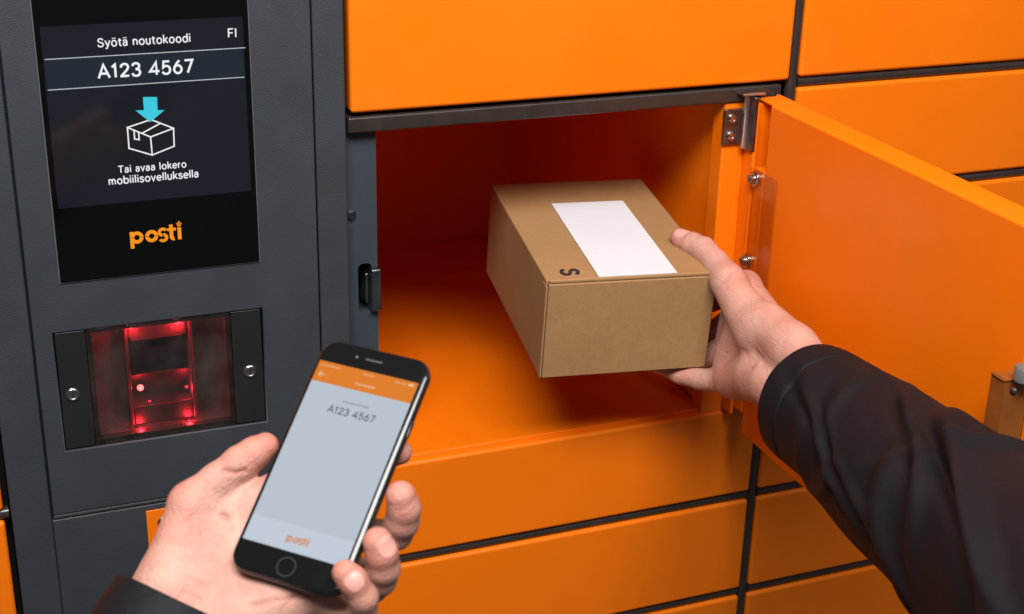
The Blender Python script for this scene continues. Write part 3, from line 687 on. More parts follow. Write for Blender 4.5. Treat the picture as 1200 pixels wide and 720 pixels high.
ramp.rotation_euler = (math.radians(30), 0, 0)
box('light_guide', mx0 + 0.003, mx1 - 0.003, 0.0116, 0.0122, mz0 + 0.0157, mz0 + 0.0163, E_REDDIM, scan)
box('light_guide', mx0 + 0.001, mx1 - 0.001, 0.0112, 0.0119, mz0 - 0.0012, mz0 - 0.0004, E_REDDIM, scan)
def led_or_glint(x, z, y, w, hot=False):
    d = lathe('led', [(0, 0), (w, 0), (w * 0.9, w * 0.6), (w * 0.5, w * 0.95), (0, w)], E_REDHOT if hot else E_RED, scan, (x, y, z), (0, -1, 0), 12)
    return d
def red_point(x, y, z, e, r=0.002):
    l = bpy.data.lights.new('led_glow', 'POINT'); l.energy = e; l.color = (1.0, 0.015, 0.03); l.shadow_soft_size = r
    o = bpy.data.objects.new('led_glow', l); col.objects.link(o); o.parent = scan
    o.location = Vector((x, y, z)) - world_loc(scan)
for px, py in ((152, 383), (209, 376)):
    p_ = at_y(px, py, 0.0100)
    led_or_glint(p_[0], p_[2], 0.0100, 0.0016); red_point(p_[0], 0.0085, p_[2] - 0.002, 0.17)
for px, py in ((165, 502), (222, 494)):
    p_ = at_y(px, py, 0.0100)
    led_or_glint(p_[0], p_[2], 0.0100, 0.0012); red_point(p_[0], 0.0085, wz0 + 0.0070, 0.075)
p_ = at_y(164, 453, 0.0220); led_or_glint(p_[0], p_[2], 0.0200, 0.0027, True); red_point(p_[0], 0.016, p_[2], 0.12)  # hot dot stands in for an LED's reflection on the lower panel
p_ = at_y(175, 470, 0.0220); led_or_glint(p_[0], p_[2], 0.0200, 0.0016)
p_ = at_y(218, 452, 0.0220); led_or_glint(p_[0], p_[2], 0.0200, 0.0013); red_point(p_[0], 0.016, p_[2], 0.06)

# orange plate with a keyhole on the lower frame
st = box('orange_plate', -0.1752, -0.1180, FY - 0.0014, FY, -0.3900, -0.3140, ORANGE, locker, 0.0006, 2)
k = lathe('lock_cylinder', [(0.0048, 0), (0.0048, 0.0008), (0.0040, 0.0014), (0, 0.0012)], STEEL, st, (-0.1620, FY - 0.0014, -0.3262), (0, -1, 0))

# ================================================================== THE CARDBOARD BOX
BO = np.array([0.1432, -0.06, -0.217]); BB = rv([0.0878, 0.0109, -0.1331])
BM = frame4(BO, BB); BW, BD, BH = 0.1460, 0.2030, 0.0898
parcel = empty('cardboard_box', BO, 'small brown cardboard box with a blank white label and a printed S', 'box')
parcel.matrix_world = BM
def bx_local(name, x0, x1, y0, y1, z0, z1, m, bev=0.0, seg=2, parent=None):
    bm = bmesh.new(); add_box(bm, x0, x1, y0, y1, z0, z1, bev, seg)
    o = link(name, bm_mesh(bm, name, bev > 0), m, parent or parcel)
    if bev: wn(o)
    return o
def soft_box(name, x0, x1, y0, y1, z0, z1, m, bev, bulge, nx=10):
    """box with finely divided faces that swell a little, like a filled carton"""
    bm = bmesh.new(); bmesh.ops.create_cube(bm, size=1)
    bmesh.ops.subdivide_edges(bm, edges=list(bm.edges), cuts=nx, use_grid_fill=True)
    for v in bm.verts:
        u = [c * 2 for c in v.co]
        w = [(1 - c * c) for c in u]
        for a in range(3):
            if abs(abs(u[a]) - 1) < 1e-4:
                o1, o2 = [i for i in range(3) if i != a]
                v.co[a] += math.copysign(bulge[a] * max(0, w[o1]) * max(0, w[o2]), u[a]) 
        v.co = Vector(((x0 + x1) / 2 + v.co.x * (x1 - x0), (y0 + y1) / 2 + v.co.y * (y1 - y0), (z0 + z1) / 2 + v.co.z * (z1 - z0)))
    bmesh.ops.recalc_face_normals(bm, faces=bm.faces)
    ed = [e for e in bm.edges if len(e.link_faces) == 2 and e.calc_face_angle(0) > 0.8]
    bmesh.ops.bevel(bm, geom=ed, offset=bev, segments=3, profile=0.5, affect='EDGES')
    o = link(name, bm_mesh(bm, name), m, parcel); return wn(o)
soft_box('carton', 0.0004, BW - 0.0004, 0.0030, BD, 0.0004, BH - 0.0002, CARDB, 0.0012, (0.004, 0.003, 0.004))
# front closing panel, a separate flap tucked in at the left edge, and the lid edge above it
bx_local('front_panel', 0.0022, BW - 0.0002, -0.0006, 0.0026, 0.0006, BH - 0.0030, CARDB, 0.0010)
bx_local('lid_edge', 0.0030, BW - 0.0006, 0.0002, 0.0060, BH - 0.0028, BH + 0.0004, CARDB, 0.0011, 3)
bx_local('tuck_flap', 0.0000, 0.0018, 0.0002, 0.0120, 0.0010, BH - 0.0050, CARDB, 0.0006)
bx_local('seam', 0.0015, 0.0024, 0.0006, 0.0034, 0.0015, BH - 0.0040, INK)
lab = bx_local('address_label', 0.0440, 0.1110, 0.0015, 0.1510, BH + 0.0006, BH + 0.0012, WLABEL)
me = text_mesh('S', 0.026)
co = np.array([v.co for v in me.vertices]); c0 = (co.max(0) + co.min(0)) / 2; hh = co[:, 1].max() - co[:, 1].min()
for v in me.vertices:
    x, y = v.co.x - c0[0], v.co.y - c0[1]
    v.co = Vector((0.0230 + y * 0.0165 / hh, 0.0140 - x * 0.0165 / hh, 0)); 
me.materials.clear()
o = link('printed_letter', me, INK, parcel); o.location = (0, 0, BH + 0.0009)

# ================================================================== THE PHONE
PO = np.array([-0.17930991, -0.4077937, -0.11876504]); PB = rv([0.67618434, -0.22586489, -0.73797503])
PM = frame4(PO, PB)
phone = empty('smartphone', PO, 'black smartphone with a lit page showing a pickup code, held in a hand', 'phone')
phone.matrix_world = PM
PW, PH, PT = 0.0671, 0.1383, 0.0071
def rrect(w, h, r, n=8, x=0, y=0):
    P = []
    for cx, cy, a0 in ((w - r, h - r, 0), (r, h - r, 90), (r, r, 180), (w - r, r, 270)):
        for k in range(n + 1):
            a = math.radians(a0 + 90 * k / n); P.append((x + cx + r * math.cos(a), y + cy + r * math.sin(a)))
    return P
def slab(name, prof, m, w=PW, h=PH, r=0.0105):
    """rounded-rectangle slab: prof = list of (inset, z)"""
    bm = bmesh.new(); rings = []
    for ins, z in prof:
        rings.append([bm.verts.new((x, y, z)) for x, y in rrect(w - 2 * ins, h - 2 * ins, max(r - ins, 0.001), 8, ins, ins)])
    for a, b in zip(rings, rings[1:]):
        n = len(a)
        for k in range(n): bm.faces.new((a[k], a[(k + 1) % n], b[(k + 1) % n], b[k]))
    bm.faces.new(rings[0]); bm.faces.new(rings[-1])
    me = bm_mesh(bm, name); me.set_sharp_from_angle(angle=0.7)
    return link(name, me, m, phone)
PHMETAL = mat('phone_black_metal', (0.045, 0.045, 0.048), 0.24, metal=0.6, var=0.05, rvar=0.05)
slab('frame', [(0.0026, -PT), (0.0011, -PT + 0.0006), (0.0003, -PT + 0.0018), (0, -PT / 2), (0.0003, -0.0018), (0.0010, -0.0008)], PHMETAL)
fg = slab('front_glass', [(0.0010, -0.0008), (0.0011, -0.0004), (0.0018, -0.0001), (0.0030, 0.0)], mat('phone_glass', (0.006, 0.006, 0.0065), 0.10, var=0.1, rvar=0.04))
def pl(name, polys, m, z, parent=None):
    bm = bmesh.new()
    for p in polys: bm.faces.new([bm.verts.new((x, y, z)) for x, y in p])
    me = bm_mesh(bm, name, False)
    for f in me.polygons: pass
    return link(name, me, m, parent or phone)
sx0, sx1, sy0, sy1 = 0.0030, 0.0632, 0.0167, 0.1240
disp = pl('display', [[(sx0, sy0), (sx1, sy0), (sx1, sy1), (sx0, sy1)]], E_PHONE, 0.0001)
pl('page_footer', [[(sx0, sy0), (sx1, sy0), (sx1, sy0 + 0.0140), (sx0, sy0 + 0.0140)]], E_PHONE2, 0.00016, disp)
pl('page_header', [[(sx0, sy1 - 0.0125), (sx1, sy1 - 0.0125), (sx1, sy1), (sx0, sy1)]], E_PHEAD, 0.00016, disp)
def ptext(body, x0, x1, base, m, bold=0.0, nm='lettering'):
    me = text_mesh(body, bold); co = np.array([v.co for v in me.vertices]); kk = (x1 - x0) / (co[:, 0].max() - co[:, 0].min())
    for v in me.vertices: v.co = Vector((x0 + (v.co.x - co[:, 0].min()) * kk, base + v.co.y * kk, 0.00022))
    me.materials.clear(); return link(nm, me, m, disp)
ptext('A123 4567', 0.0190, 0.0475, 0.0958, E_PTXT, 0.008)
def scribble(x0, x1, y, h, m, seed, nm='small_print'):
    """row of tiny strokes, too small and soft in the photograph to read"""
    rr = random.Random(seed); P = []; x = x0
    while x < x1:
        w = h * rr.uniform(0.35, 0.7); hh_ = h * rr.choice((0.7, 0.7, 1.0, 0.75))
        P.append([(x, y), (x + w * 0.35, y), (x + w * 0.35, y + hh_), (x, y + hh_)])
        P.append([(x + w * 0.4, y + h * rr.choice((0.0, 0.3, 0.55))), (x + w, y + h * 0.1), (x + w, y + h * 0.35), (x + w * 0.4, y + h * 0.6)])
        x += w + h * 0.18
    return pl(nm, P, m, 0.00022, disp)
scribble(0.0255, 0.0410, 0.1030, 0.0014, E_PTXT2, 3)
scribble(0.0285, 0.0400, 0.1145, 0.0021, E_PPALE, 5)
scribble(0.0045, 0.0170, 0.1212, 0.0013, E_PPALE, 7)
scribble(0.0310, 0.0370, 0.1212, 0.0013, E_PPALE, 8)
scribble(0.0500, 0.0570, 0.1212, 0.0013, E_PPALE, 9)
pl('battery_icon', [[(0.0580, 0.1211), (0.0610, 0.1211), (0.0610, 0.1226), (0.0580, 0.1226)]], E_PPALE, 0.00022, disp)
pl('back_arrow', strokes([((0.0055, 0.1160), (0.0090, 0.1160)), ((0.0055, 0.1160), (0.0070, 0.1174)), ((0.0055, 0.1160), (0.0070, 0.1146))], 0.0005), E_PPALE, 0.00022, disp)
pl('logo', logo_polys(0.0265, 0.0395, 0.0215), E_PLOGO, 0.00022, disp)
hb = pl('home_button', ring_poly(PW / 2 - 0.001, 0.0086, 0.0047, 0.0053, n=40), mat('button_ring', (0.022, 0.022, 0.024), 0.3, var=0.05), 0.00012)
pl('earpiece', [rrect(0.0105, 0.0012, 0.0006, 4, PW / 2 - 0.0052, 0.1300)], mat('earpiece_mesh', (0.035, 0.035, 0.036), 0.5, var=0.2), 0.00012)
pl('camera_lens', ring_poly(PW / 2 - 0.0105, 0.1306, 0.0, 0.0008, n=12), mat('lens_ring', (0.12, 0.12, 0.13), 0.2, var=0.1), 0.00012)
bm = bmesh.new(); add_box(bm, PW - 0.0005, PW + 0.00045, 0.0930, 0.1030, -0.0050, -0.0022, 0.0004, 2)
link('side_button', bm_mesh(bm, 'side_button'), PHMETAL, phone)

# ================================================================== HANDS
def surface_nets(f, o, h):
    """polygonise the zero level of a sampled distance field"""
    s = f < 0
    nx, ny, nz = f.shape
    cnt = np.zeros((nx - 1, ny - 1, nz - 1), np.float32); acc = np.zeros((nx - 1, ny - 1, nz - 1, 3), np.float32)
    C8 = [(i, j, k) for i in (0, 1) for j in (0, 1) for k in (0, 1)]
    sl = lambda c: (slice(c[0], nx - 1 + c[0]), slice(c[1], ny - 1 + c[1]), slice(c[2], nz - 1 + c[2]))
    for a in C8:
        for ax in range(3):
            if a[ax]: continue
            b = list(a); b[ax] = 1; b = tuple(b)
            fa, fb = f[sl(a)], f[sl(b)]
            m = s[sl(a)] != s[sl(b)]
            t = np.where(m, fa / np.where(m, fa - fb, 1), 0)
            cnt += m
            for d in range(3):
                acc[..., d] += np.where(m, a[d] + (t if d == ax else 0), 0)
    act = cnt > 0
    idx = -np.ones(act.shape, np.int64); idx[act] = np.arange(act.sum())
    ijk = np.argwhere(act)
    V = (ijk + acc[act] / cnt[act][:, None]) * h + o
    F = []
    for ax in range(3):
        u, v = [(1, 2), (2, 0), (0, 1)][ax]
        lo = [slice(1, -1)] * 3; hi = [slice(1, -1)] * 3
        lo[ax] = slice(0, -1); hi[ax] = slice(1, None)
        m = s[tuple(lo)] != s[tuple(hi)]
        P = np.argwhere(m)
        off = np.ones(3, int); off[ax] = 0
        P = P + off
        ins = s[tuple(P.T)]
        def cell(du, dv):
            Q = P.copy(); Q[:, u] -= du; Q[:, v] -= dv; return idx[tuple(Q.T)]
        q = np.stack([cell(1, 1), cell(0, 1), cell(0, 0), cell(1, 0)], 1)
        q[~ins] = q[~ins][:, ::-1]
        F.append(q)
    return V, np.concatenate(F)
def smin(a, b, k):
    h = np.clip(0.5 + 0.5 * (b - a) / k, 0, 1)
    return b + (a - b) * h - k * h * (1 - h)
def cone(P, a, b, ra, rb):
    a = np.array(a, np.float32); b = np.array(b, np.float32); ba = b - a
    pa = P - a
    t = np.clip(pa @ ba / float(ba @ ba), 0, 1)
    return np.sqrt(((pa - t[..., None] * ba) ** 2).sum(-1)) - (ra + t * (rb - ra))
def hand(name, palm, fingers, creases, nails, flush, M, parent, k_palm=9.0, k_fing=6.0, h=0.85, label=None, carve=()):
    """palm: list of round cones (a, b, ra, rb); fingers: lists of (point, radius). Millimetres in the frame M."""
    allp = [c[i] for c in palm for i in (0, 1)] + [p for f in fingers for p, r in f]
    lo = np.array(allp).min(0) - 24; hi = np.array(allp).max(0) + 24
    n = np.ceil((hi - lo) / h).astype(int)
    g = np.stack(np.meshgrid(*[lo[d] + h * np.arange(n[d]) for d in range(3)], indexing='ij'), -1).astype(np.float32)
    def cone_w(a, b, ra, rb):
        """the cone's distance, sampled only near it"""
        pad = max(ra, rb) + 14
        l = np.clip(np.floor((np.minimum(a, b) - pad - lo) / h).astype(int), 0, n); u = np.clip(np.ceil((np.maximum(a, b) + pad - lo) / h).astype(int) + 1, 0, n)
        out = np.full(tuple(n), 40.0, np.float32); w = tuple(slice(l[k], u[k]) for k in range(3))
        out[w] = cone(g[w], a, b, ra, rb); return out
    body = None
    for c in palm:
        d = cone_w(*c[:4]); body = d if body is None else smin(body, d, c[4] if len(c) > 4 else k_palm)
    tot = body.copy()
    for f in fingers:
        fd = None
        for (p, r), (p2, r2) in zip(f, f[1:]):
            d = cone_w(p, p2, r, r2); fd = d if fd is None else smin(fd, d, 2.5)
        tot = smin(tot, smin(body, fd, k_fing), 0.8)
    for (a, b, ra, rb) in carve:
        tot = -smin(-tot, cone(g, a, b, ra, rb), 2.0)
    V, F = surface_nets(tot, lo, h)
    # smooth the grid look away
    E = np.concatenate([F[:, [0, 1]], F[:, [1, 2]], F[:, [2, 3]], F[:, [3, 0]]])
    for it in range(4):
        s = np.zeros_like(V); c = np.zeros(len(V))
        np.add.at(s, E[:, 0], V[E[:, 1]]); np.add.at(s, E[:, 1], V[E[:, 0]]); np.add.at(c, E[:, 0], 1); np.add.at(c, E[:, 1], 1)
        V = V + (0.5 if it % 2 == 0 else -0.52) * (s / c[:, None] - V)
    N = np.zeros_like(V); q = V[F]; fn = np.cross(q[:, 2] - q[:, 0], q[:, 3] - q[:, 1])
    for k in range(4): np.add.at(N, F[:, k], fn)
    N /= np.linalg.norm(N, axis=1, keepdims=True) + 1e-9
    cre = np.zeros(len(V)); disp_ = np.zeros(len(V))
    def seg_d(a, b):
        a = np.array(a, float); ba = np.array(b, float) - a; t = np.clip((V - a) @ ba / (ba @ ba), 0, 1)
        return np.linalg.norm(V - a - t[:, None] * ba, axis=1)
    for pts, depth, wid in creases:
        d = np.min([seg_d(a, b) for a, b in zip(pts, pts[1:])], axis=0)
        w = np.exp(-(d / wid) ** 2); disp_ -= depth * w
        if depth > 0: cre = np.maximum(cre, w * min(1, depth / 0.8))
    nl = np.zeros(len(V))
    for c, along, up, L, Wd in nails:
        c = np.array(c, float); e = np.array(along, float); e /= np.linalg.norm(e); u = np.array(up, float); u -= e * (u @ e); u /= np.linalg.norm(u); w = np.cross(e, u)
        r = V - c; x = r @ e / L; y = r @ w / Wd; dd = (np.abs(x) ** 3 + np.abs(y) ** 3) ** (1 / 3)
        facing = (N @ u > 0.1) & (np.abs(r @ u) < 7)
        a = np.where(facing, np.clip((1.08 - dd) / 0.16, 0, 1), 0)
        rim = np.where(facing, np.exp(-((dd - 1.14) / 0.10) ** 2), 0)
        disp_ += -0.35 * a * (x > -2) + 0.10 * rim; nl = np.maximum(nl, a); cre = np.maximum(cre, 0.55 * rim)
    fl = np.zeros(len(V))
    for c, r, s in flush: fl = np.maximum(fl, s * np.exp(-(np.linalg.norm(V - np.array(c, float), axis=1) / r) ** 2))
    V = V + N * disp_[:, None]
    me = bpy.data.meshes.new(name)
    me.from_pydata((V / 1000).tolist(), [], F.tolist())
    for nm, arr in (('crease', cre), ('nail', nl), ('flush', fl)):
        at = me.attributes.new(nm, 'FLOAT', 'POINT'); at.data.foreach_set('value', arr.astype(np.float32))
    for p in me.polygons: p.use_smooth = True
    o = link(name, me, SKIN, parent)
    o.matrix_basis = Matrix.Translation(-world_loc(parent)) @ M
    if label: o['label'] = label
    return o

# ------------------------------------------------------------------ sleeves
def catmull(P, n):
    P = np.array(P, float); out = []
    Q = np.vstack([2 * P[0] - P[1], P, 2 * P[-1] - P[-2]])
    for i in range(1, len(Q) - 2):
        for t in np.linspace(0, 1, n, endpoint=False):
            a, b, c, d = Q[i - 1:i + 3]
            out.append(0.5 * ((2 * b) + (-a + c) * t + (2 * a - 5 * b + 4 * c - d) * t * t + (-a + 3 * b - 3 * c + d) * t ** 3))
    out.append(Q[-2]); return np.array(out)
def sleeve(path, parent, folds, seed, nth=150, nseg=46, squash=1.0, hem=0.024, tilt=0.0):
    """path: (x, y, z, radius) stations from the cuff to the elbow; folds: (s, angle, slope, width, reach, height)"""
    rs = np.random.RandomState(seed)
    A = catmull(path, nseg); P = A[:, :3]; R0 = A[:, 3]
    T = np.gradient(P, axis=0); T /= np.linalg.norm(T, axis=1, keepdims=True)
    s = np.concatenate([[0], np.cumsum(np.linalg.norm(np.diff(P, axis=0), axis=1))])
    tocam = CC - P[0]
    th = np.linspace(0, 2 * np.pi, nth, endpoint=False)
    ph = rs.rand(8) * 6.28
    V = np.zeros((len(P), nth, 3))
    for i in range(len(P)):
        n1 = tocam - T[i] * (tocam @ T[i]); n1 /= np.linalg.norm(n1); n2 = np.cross(T[i], n1)
        d = np.zeros(nth)
        for (s0, a0, k, wd, reach, hgt) in folds:
            da = (th - a0 + np.pi) % (2 * np.pi) - np.pi
            x = (s[i] - s0 - k * da - 0.35 * k * np.sin(2.2 * da + s0 * 40)) / wd
            d += 1.6 * hgt * np.exp(-(da / reach) ** 2) * (np.exp(-x * x) - 0.55 * np.exp(-((x + 1.6) / 1.2) ** 2))
        amp = 0.0007 * np.clip((s[i] - 0.01) / 0.08, 0.15, 1)
        d += amp * (np.sin(3 * th + 22 * s[i] + ph[0] + math.sin(30 * s[i])) + 0.7 * np.sin(5 * th - 30 * s[i] + ph[1]) + 0.6 * np.sin(4 * th + 45 * s[i] + ph[2]) + 0.4 * np.sin(9 * th + 18 * s[i] + ph[3]))
        d += -0.0011 * np.exp(-((s[i] - hem) / 0.0016) ** 2) + 0.0006 * np.exp(-((s[i] - hem * 0.5) / (hem * 0.5)) ** 2)
        # neighbouring stations compress in folds: rim is slightly wavy
        rim = 0.0022 * np.sin(2 * th + ph[5]) * math.exp(-s[i] / 0.02)
        r = R0[i] + d
        V[i] = P[i] + np.outer(r * np.cos(th), n1) + np.outer(r * np.sin(th) * squash, n2) + np.outer(rim, T[i])
    # rolled edge and inside of the cuff
    ext = []
    c0 = V[0].mean(0)
    for q, (ins, back) in enumerate([(0.0007, -0.0006), (0.0016, -0.0004), (0.0022, 0.0006), (0.0026, 0.006), (0.0032, 0.020), (0.0040, 0.045)]):
        rad = V[0] - c0; L = np.linalg.norm(rad, axis=1, keepdims=True)
        ext.append(V[0] - rad / L * ins + T[0] * back)
    rings = ext[::-1] + [V[i] for i in range(len(P))]
    VV = np.vstack(rings); n = len(rings); F = []
    for i in range(n - 1):
        for k in range(nth):
            k2 = (k + 1) % nth; F.append((i * nth + k, i * nth + k2, (i + 1) * nth + k2, (i + 1) * nth + k))
    org = Vector(P[0]); me = bpy.data.meshes.new('sleeve')
    me.from_pydata([tuple(v - P[0]) for v in VV], [], F)
    for p in me.polygons: p.use_smooth = True
    bm = bmesh.new(); bm.from_mesh(me); bmesh.ops.recalc_face_normals(bm, faces=bm.faces); bm.to_mesh(me); bm.free()
    o = link('sleeve', me, CLOTH, parent); o.location = org - world_loc(parent)
    # stitches of the hem
    bm = bmesh.new(); i = int(np.argmin(np.abs(s - hem)))
    for k in range(0, nth):
        a = V[i, k]; b = V[i, (k + 1) % nth]; nrm = (a - P[i]); nrm /= np.linalg.norm(nrm)
        a2 = a + (b - a) * 0.15 + nrm * 0.0002; b2 = a + (b - a) * 0.75 + nrm * 0.0002; w = T[i] * 0.00035
        q = [bm.verts.new(tuple(v - P[0])) for v in (a2 - w, b2 - w, b2 - w * 0 + nrm * 0.0004, a2 - w * 0 + nrm * 0.0004, b2 + w, a2 + w)]
        bm.faces.new((q[0], q[1], q[2], q[3])); bm.faces.new((q[3], q[2], q[4], q[5]))
    link('stitching', bm_mesh(bm, 'stitching'), THREAD, o)
    return o

person = empty('person', at_d(560, 1100, 0.45), 'person in a black jacket holding a phone and reaching a box into the locker', 'person')

# ---- hand that holds the phone (millimetres in the phone's own frame)
L_PALM = [((-38, -40, -16), (-32, -14, -14), 16, 16), ((-8, -42, -20), (-8, -14, -20), 17, 16),
          ((-30, -18, -17), (12, 60, -25), 15, 11), ((-18, -22, -20), (28, 48, -29), 15, 11), ((-8, -26, -22), (38, 30, -30), 15, 10.5),
          ((2, -28, -22), (44, 8, -27), 14, 9.5),
          ((-33, -16, -13), (-37, 27, -9), 16, 12.5), ((4, -26, -20), (34, 4, -23), 15, 12),
          ((-29, 22, -14), (4, 55, -21), 10, 10),
          ((-38, -40, -16), (-42, -95, -10), 16, 20), ((-8, -42, -20), (-8, -95, -12), 17, 20)]
L_FING = [
    [((-36.5, 29, -8), 13), ((-28, 44, -6.5), 10), ((-19.5, 57, -6), 9.6), ((-14, 64.5, -5.5), 8.6), ((-9.6, 70, -5.5), 7.2)],
    [((12, 60, -25), 11), ((38, 84, -31), 9.5), ((53, 90, -23), 8), ((60.5, 89, -16), 7.2)],
    [((28, 48, -29), 11), ((46, 45, -34), 9.6), ((63, 45, -33), 9.8), ((72, 48, -26), 8.8), ((76.5, 52.5, -17), 8.8), ((78, 57.5, -9), 8.6), ((76.5, 61.5, -2.5), 8.0)],
    [((38, 30, -30), 10.5), ((53, 23, -34), 9.4), ((67, 19, -32), 9.5), ((74, 21.5, -24), 8.5), ((77, 25.5, -14.5), 8.7), ((77, 30.5, -5), 8.4), ((75, 34, 0.5), 7.7)],
    [((44, 8, -27), 9.5), ((57, 0, -30), 8.0), ((68.5, -3.5, -27), 8.2), ((74.5, 1, -17), 7.4), ((76, 6, -6), 7.6), ((71.5, 10.5, 3.5), 7.4), ((67.5, 12.5, 7), 6.8)]]
L_CRE = [([(-12, 52, -1), (-16, 49, 1), (-22, 48, 3)], 1.1, 1.5), ([(-13, 26, -8), (-18, 27, -3), (-24, 24, 3), (-29, 16, 4.5)], 1.5, 1.7),
         ([(-30, 36, 3), (-24, 33, 3)], 0.4, 1.2), ([(-31, 41, 3), (-25, 37, 3)], 0.3, 1.1),
         ([(-52, -6, -8), (-40, -9, 0), (-22, -11, 1), (-6, -12, -4)], 0.4, 1.3), ([(-52, -13, -8), (-40, -16, 0), (-22, -18, 0), (-6, -20, -4)], 0.5, 1.3),
         ([(-46, 10, 0), (-34, 4, 3), (-22, 3, 2)], 0.22, 1.1), ([(-46, 3, 0), (-34, -3, 3), (-22, -4, 2)], 0.22, 1.1),
         ([(20, -14, -6), (36, -4, -10), (48, 2, -16)], 0.8, 1.5), ([(34, -12, -10), (40, 2, -12)], 0.7, 1.4)]
L_NAILS = [((82.5, 33, 3.5), (-4, 5, 9), (0.90, 0.05, 0.42), 5.2, 4.8), ((74.5, 9.5, 9.5), (-6, 4, 6), (0.62, -0.15, 0.72), 4.6, 4.3)]
L_FLUSH = [((76, 62, -3), 14, 0.75), ((76, 33, 0), 14, 0.75), ((70, 11, 5), 13, 0.75), ((61, 89, -15), 12, 0.7), ((-9, 71, -4), 15, 0.7), ((-20, 56, -4), 10, 0.3), ((-37, 29, -4), 14, 0.3)]
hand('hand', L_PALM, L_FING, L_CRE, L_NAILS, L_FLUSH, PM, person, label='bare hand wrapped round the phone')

# ---- hand that holds the box (millimetres in the box's own frame)
BMi = np.linalg.inv(np.array(BM))
def bl(px, py, D): w = at_d(px, py, D); return tuple((BMi @ np.array([*w, 1]))[:3] * 1000)
WR, WU = bl(929, 409, 1.120), bl(906, 448, 1.135)
IM, MM, RM, LM = bl(874, 336, 1.232), bl(870, 366, 1.236), bl(864, 402, 1.232), bl(853, 446, 1.212)
R_PALM = [(WR, bl(898, 383, 1.150), 18, 19), (WU, bl(893, 442, 1.155), 18, 19),
          (bl(915, 405, 1.145), IM, 17, 12), (bl(912, 415, 1.15), MM, 17, 12), (bl(905, 430, 1.15), RM, 17, 12), (bl(898, 441, 1.155), LM, 18, 12),
          (bl(889, 392, 1.156), bl(853, 331, 1.190), 19, 13.5), (bl(893, 440, 1.155), bl(860, 446, 1.20), 19, 14),
          (bl(862, 330, 1.20), IM, 9, 10),
          (WR, bl(992, 478, 1.06), 18, 20), (WU, bl(970, 510, 1.065), 18, 20), (bl(872, 398, 1.20), bl(853, 424, 1.214), 14, 12), (bl(866, 385, 1.205), bl(858, 410, 1.212), 12, 12), (bl(856, 372, 1.222), bl(852, 398, 1.224), 9, 9)]
R_FING = [
    [(bl(853, 329, 1.190), 14), (bl(838, 308, 1.208), 11), (bl(824, 293, 1.222), 10.9), (bl(811, 286, 1.231), 9.8), (bl(800, 281, 1.238), 8.8), (bl(796.5, 278.5, 1.240), 7.8)],
    [(IM, 12), ((165, 68, 24), 9.6), ((160, 92, 36), 8.4), ((156, 108, 44), 7.4)],
    [(MM, 12), ((160, 52, -8), 9.8), ((140, 76, -11), 8.6), ((122, 92, -9), 7.6)],
    [(RM, 12), ((148, 28, -11), 9.6), ((130, 50, -10), 8.4), ((114, 66, -9), 7.4)],
    [(LM, 11.5), ((141, -6, -8), 8.8), ((128, 9, -10.5), 8.4), ((115, 25, -9), 7.4), ((105, 38, -8.5), 6.6)]]
R_CRE = [([bl(852, 389, 1.19), bl(866, 398, 1.165), bl(880, 402, 1.14)], 1.0, 2.0), ([bl(838, 437, 1.20), bl(842, 450, 1.195), bl(846, 462, 1.2)], 0.9, 1.4),
         ([bl(834, 335, 1.2), bl(846, 332, 1.175), bl(856, 324, 1.175)], 0.5, 1.3), ([bl(830, 321, 1.21), bl(842, 316, 1.195)], 0.3, 1.1),
         ([bl(817, 301, 1.222), bl(823, 294, 1.212), bl(829, 284, 1.214)], 0.35, 1.1),
         ([bl(905, 470, 1.12), bl(912, 440, 1.11), bl(935, 405, 1.10)], 0.6, 1.5), ([bl(870, 408, 1.15), bl(880, 428, 1.13), bl(884, 455, 1.14)], 0.7, 1.8),
         ([bl(890, 410, 1.13), bl(915, 432, 1.11)], -0.9, 2.4), ([bl(882, 418, 1.13), bl(903, 446, 1.12)], -0.8, 2.2)]
tip = np.array(bl(797, 279, 1.239)); ip = np.array(bl(824, 293, 1.222))
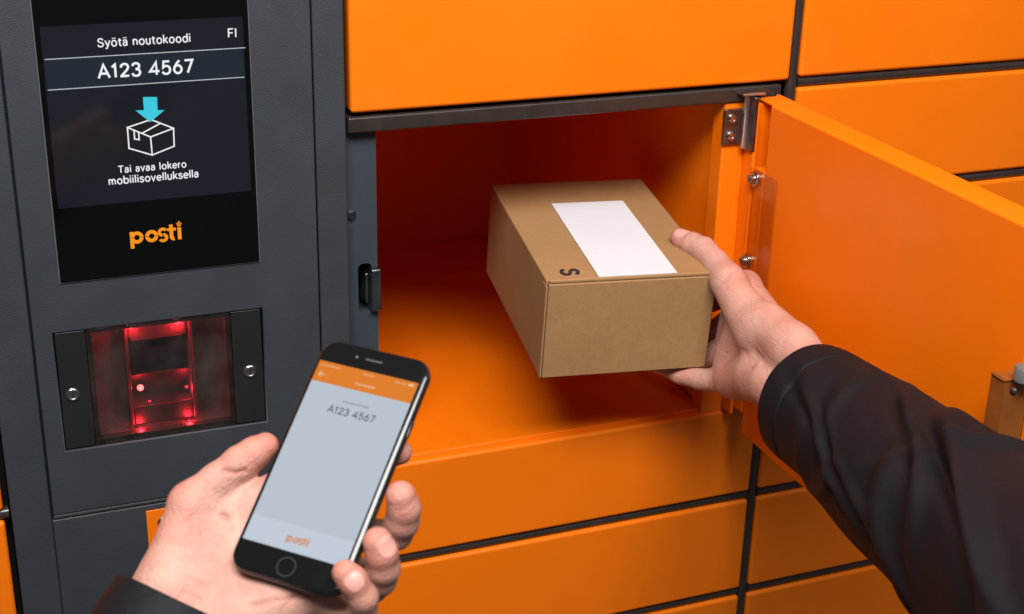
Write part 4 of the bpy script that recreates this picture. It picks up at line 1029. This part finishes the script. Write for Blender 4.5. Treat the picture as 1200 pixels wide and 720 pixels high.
R_NAILS = [(tip + np.array([1.5, -3.0, 7.0]), tip - ip, (0.25, 0.1, 1.0), 6.6, 6.2)]
R_FLUSH = [(tip, 15, 0.6), (ip, 10, 0.35), (bl(853, 329, 1.18), 16, 0.25), (bl(853, 440, 1.2), 18, 0.3), ((128, 9, -9), 20, 0.45)]
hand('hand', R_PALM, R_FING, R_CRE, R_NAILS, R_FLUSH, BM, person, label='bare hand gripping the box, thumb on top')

# ---- jacket sleeves
def st(px, py, D, r): return (*at_d(px, py, D), r)
R_FOLDS = [(0.060, 0.7, 0.050, 0.010, 0.5, 0.0016), (0.085, -0.3, 0.090, 0.010, 0.5, 0.0022), (0.110, 0.7, -0.060, 0.011, 0.5, 0.0020), (0.130, 0.3, 0.120, 0.012, 0.6, 0.0034), (0.155, -0.7, 0.080, 0.012, 0.5, 0.0028),
           (0.190, 0.8, 0.110, 0.013, 0.6, 0.0036), (0.205, -0.1, 0.130, 0.012, 0.7, 0.0044), (0.240, -0.8, -0.09, 0.014, 0.6, 0.0036), (0.255, 0.5, 0.12, 0.014, 0.7, 0.0046), (0.30, -0.3, 0.12, 0.016, 0.8, 0.0055), (0.35, 0.3, 0.10, 0.018, 1.0, 0.0060),
           (0.12, 2.6, 0.05, 0.012, 0.9, 0.004), (0.19, -2.4, 0.05, 0.012, 0.9, 0.004)]
sleeve([st(950, 472, 1.090, 0.0465), st(996, 505, 1.045, 0.0495), st(1050, 552, 0.985, 0.0545), st(1130, 612, 0.89, 0.0590), st(1240, 700, 0.77, 0.0620), st(1420, 850, 0.62, 0.0640)], person, R_FOLDS, 3)
def pw(l): return PO + PB @ (np.array(l) / 1000)
L_FOLDS = [(0.05, 0.4, 0.02, 0.010, 0.9, 0.004), (0.09, -0.4, -0.02, 0.010, 0.9, 0.005), (0.13, 0.3, 0.02, 0.012, 1.0, 0.006)]
sleeve([(*pw((-22, -27, -17)), 0.0385), (*pw((-24, -70, -14)), 0.0430), (*pw((-28, -125, -8)), 0.0480), (*pw((-38, -220, 8)), 0.0520)], person, L_FOLDS, 9)
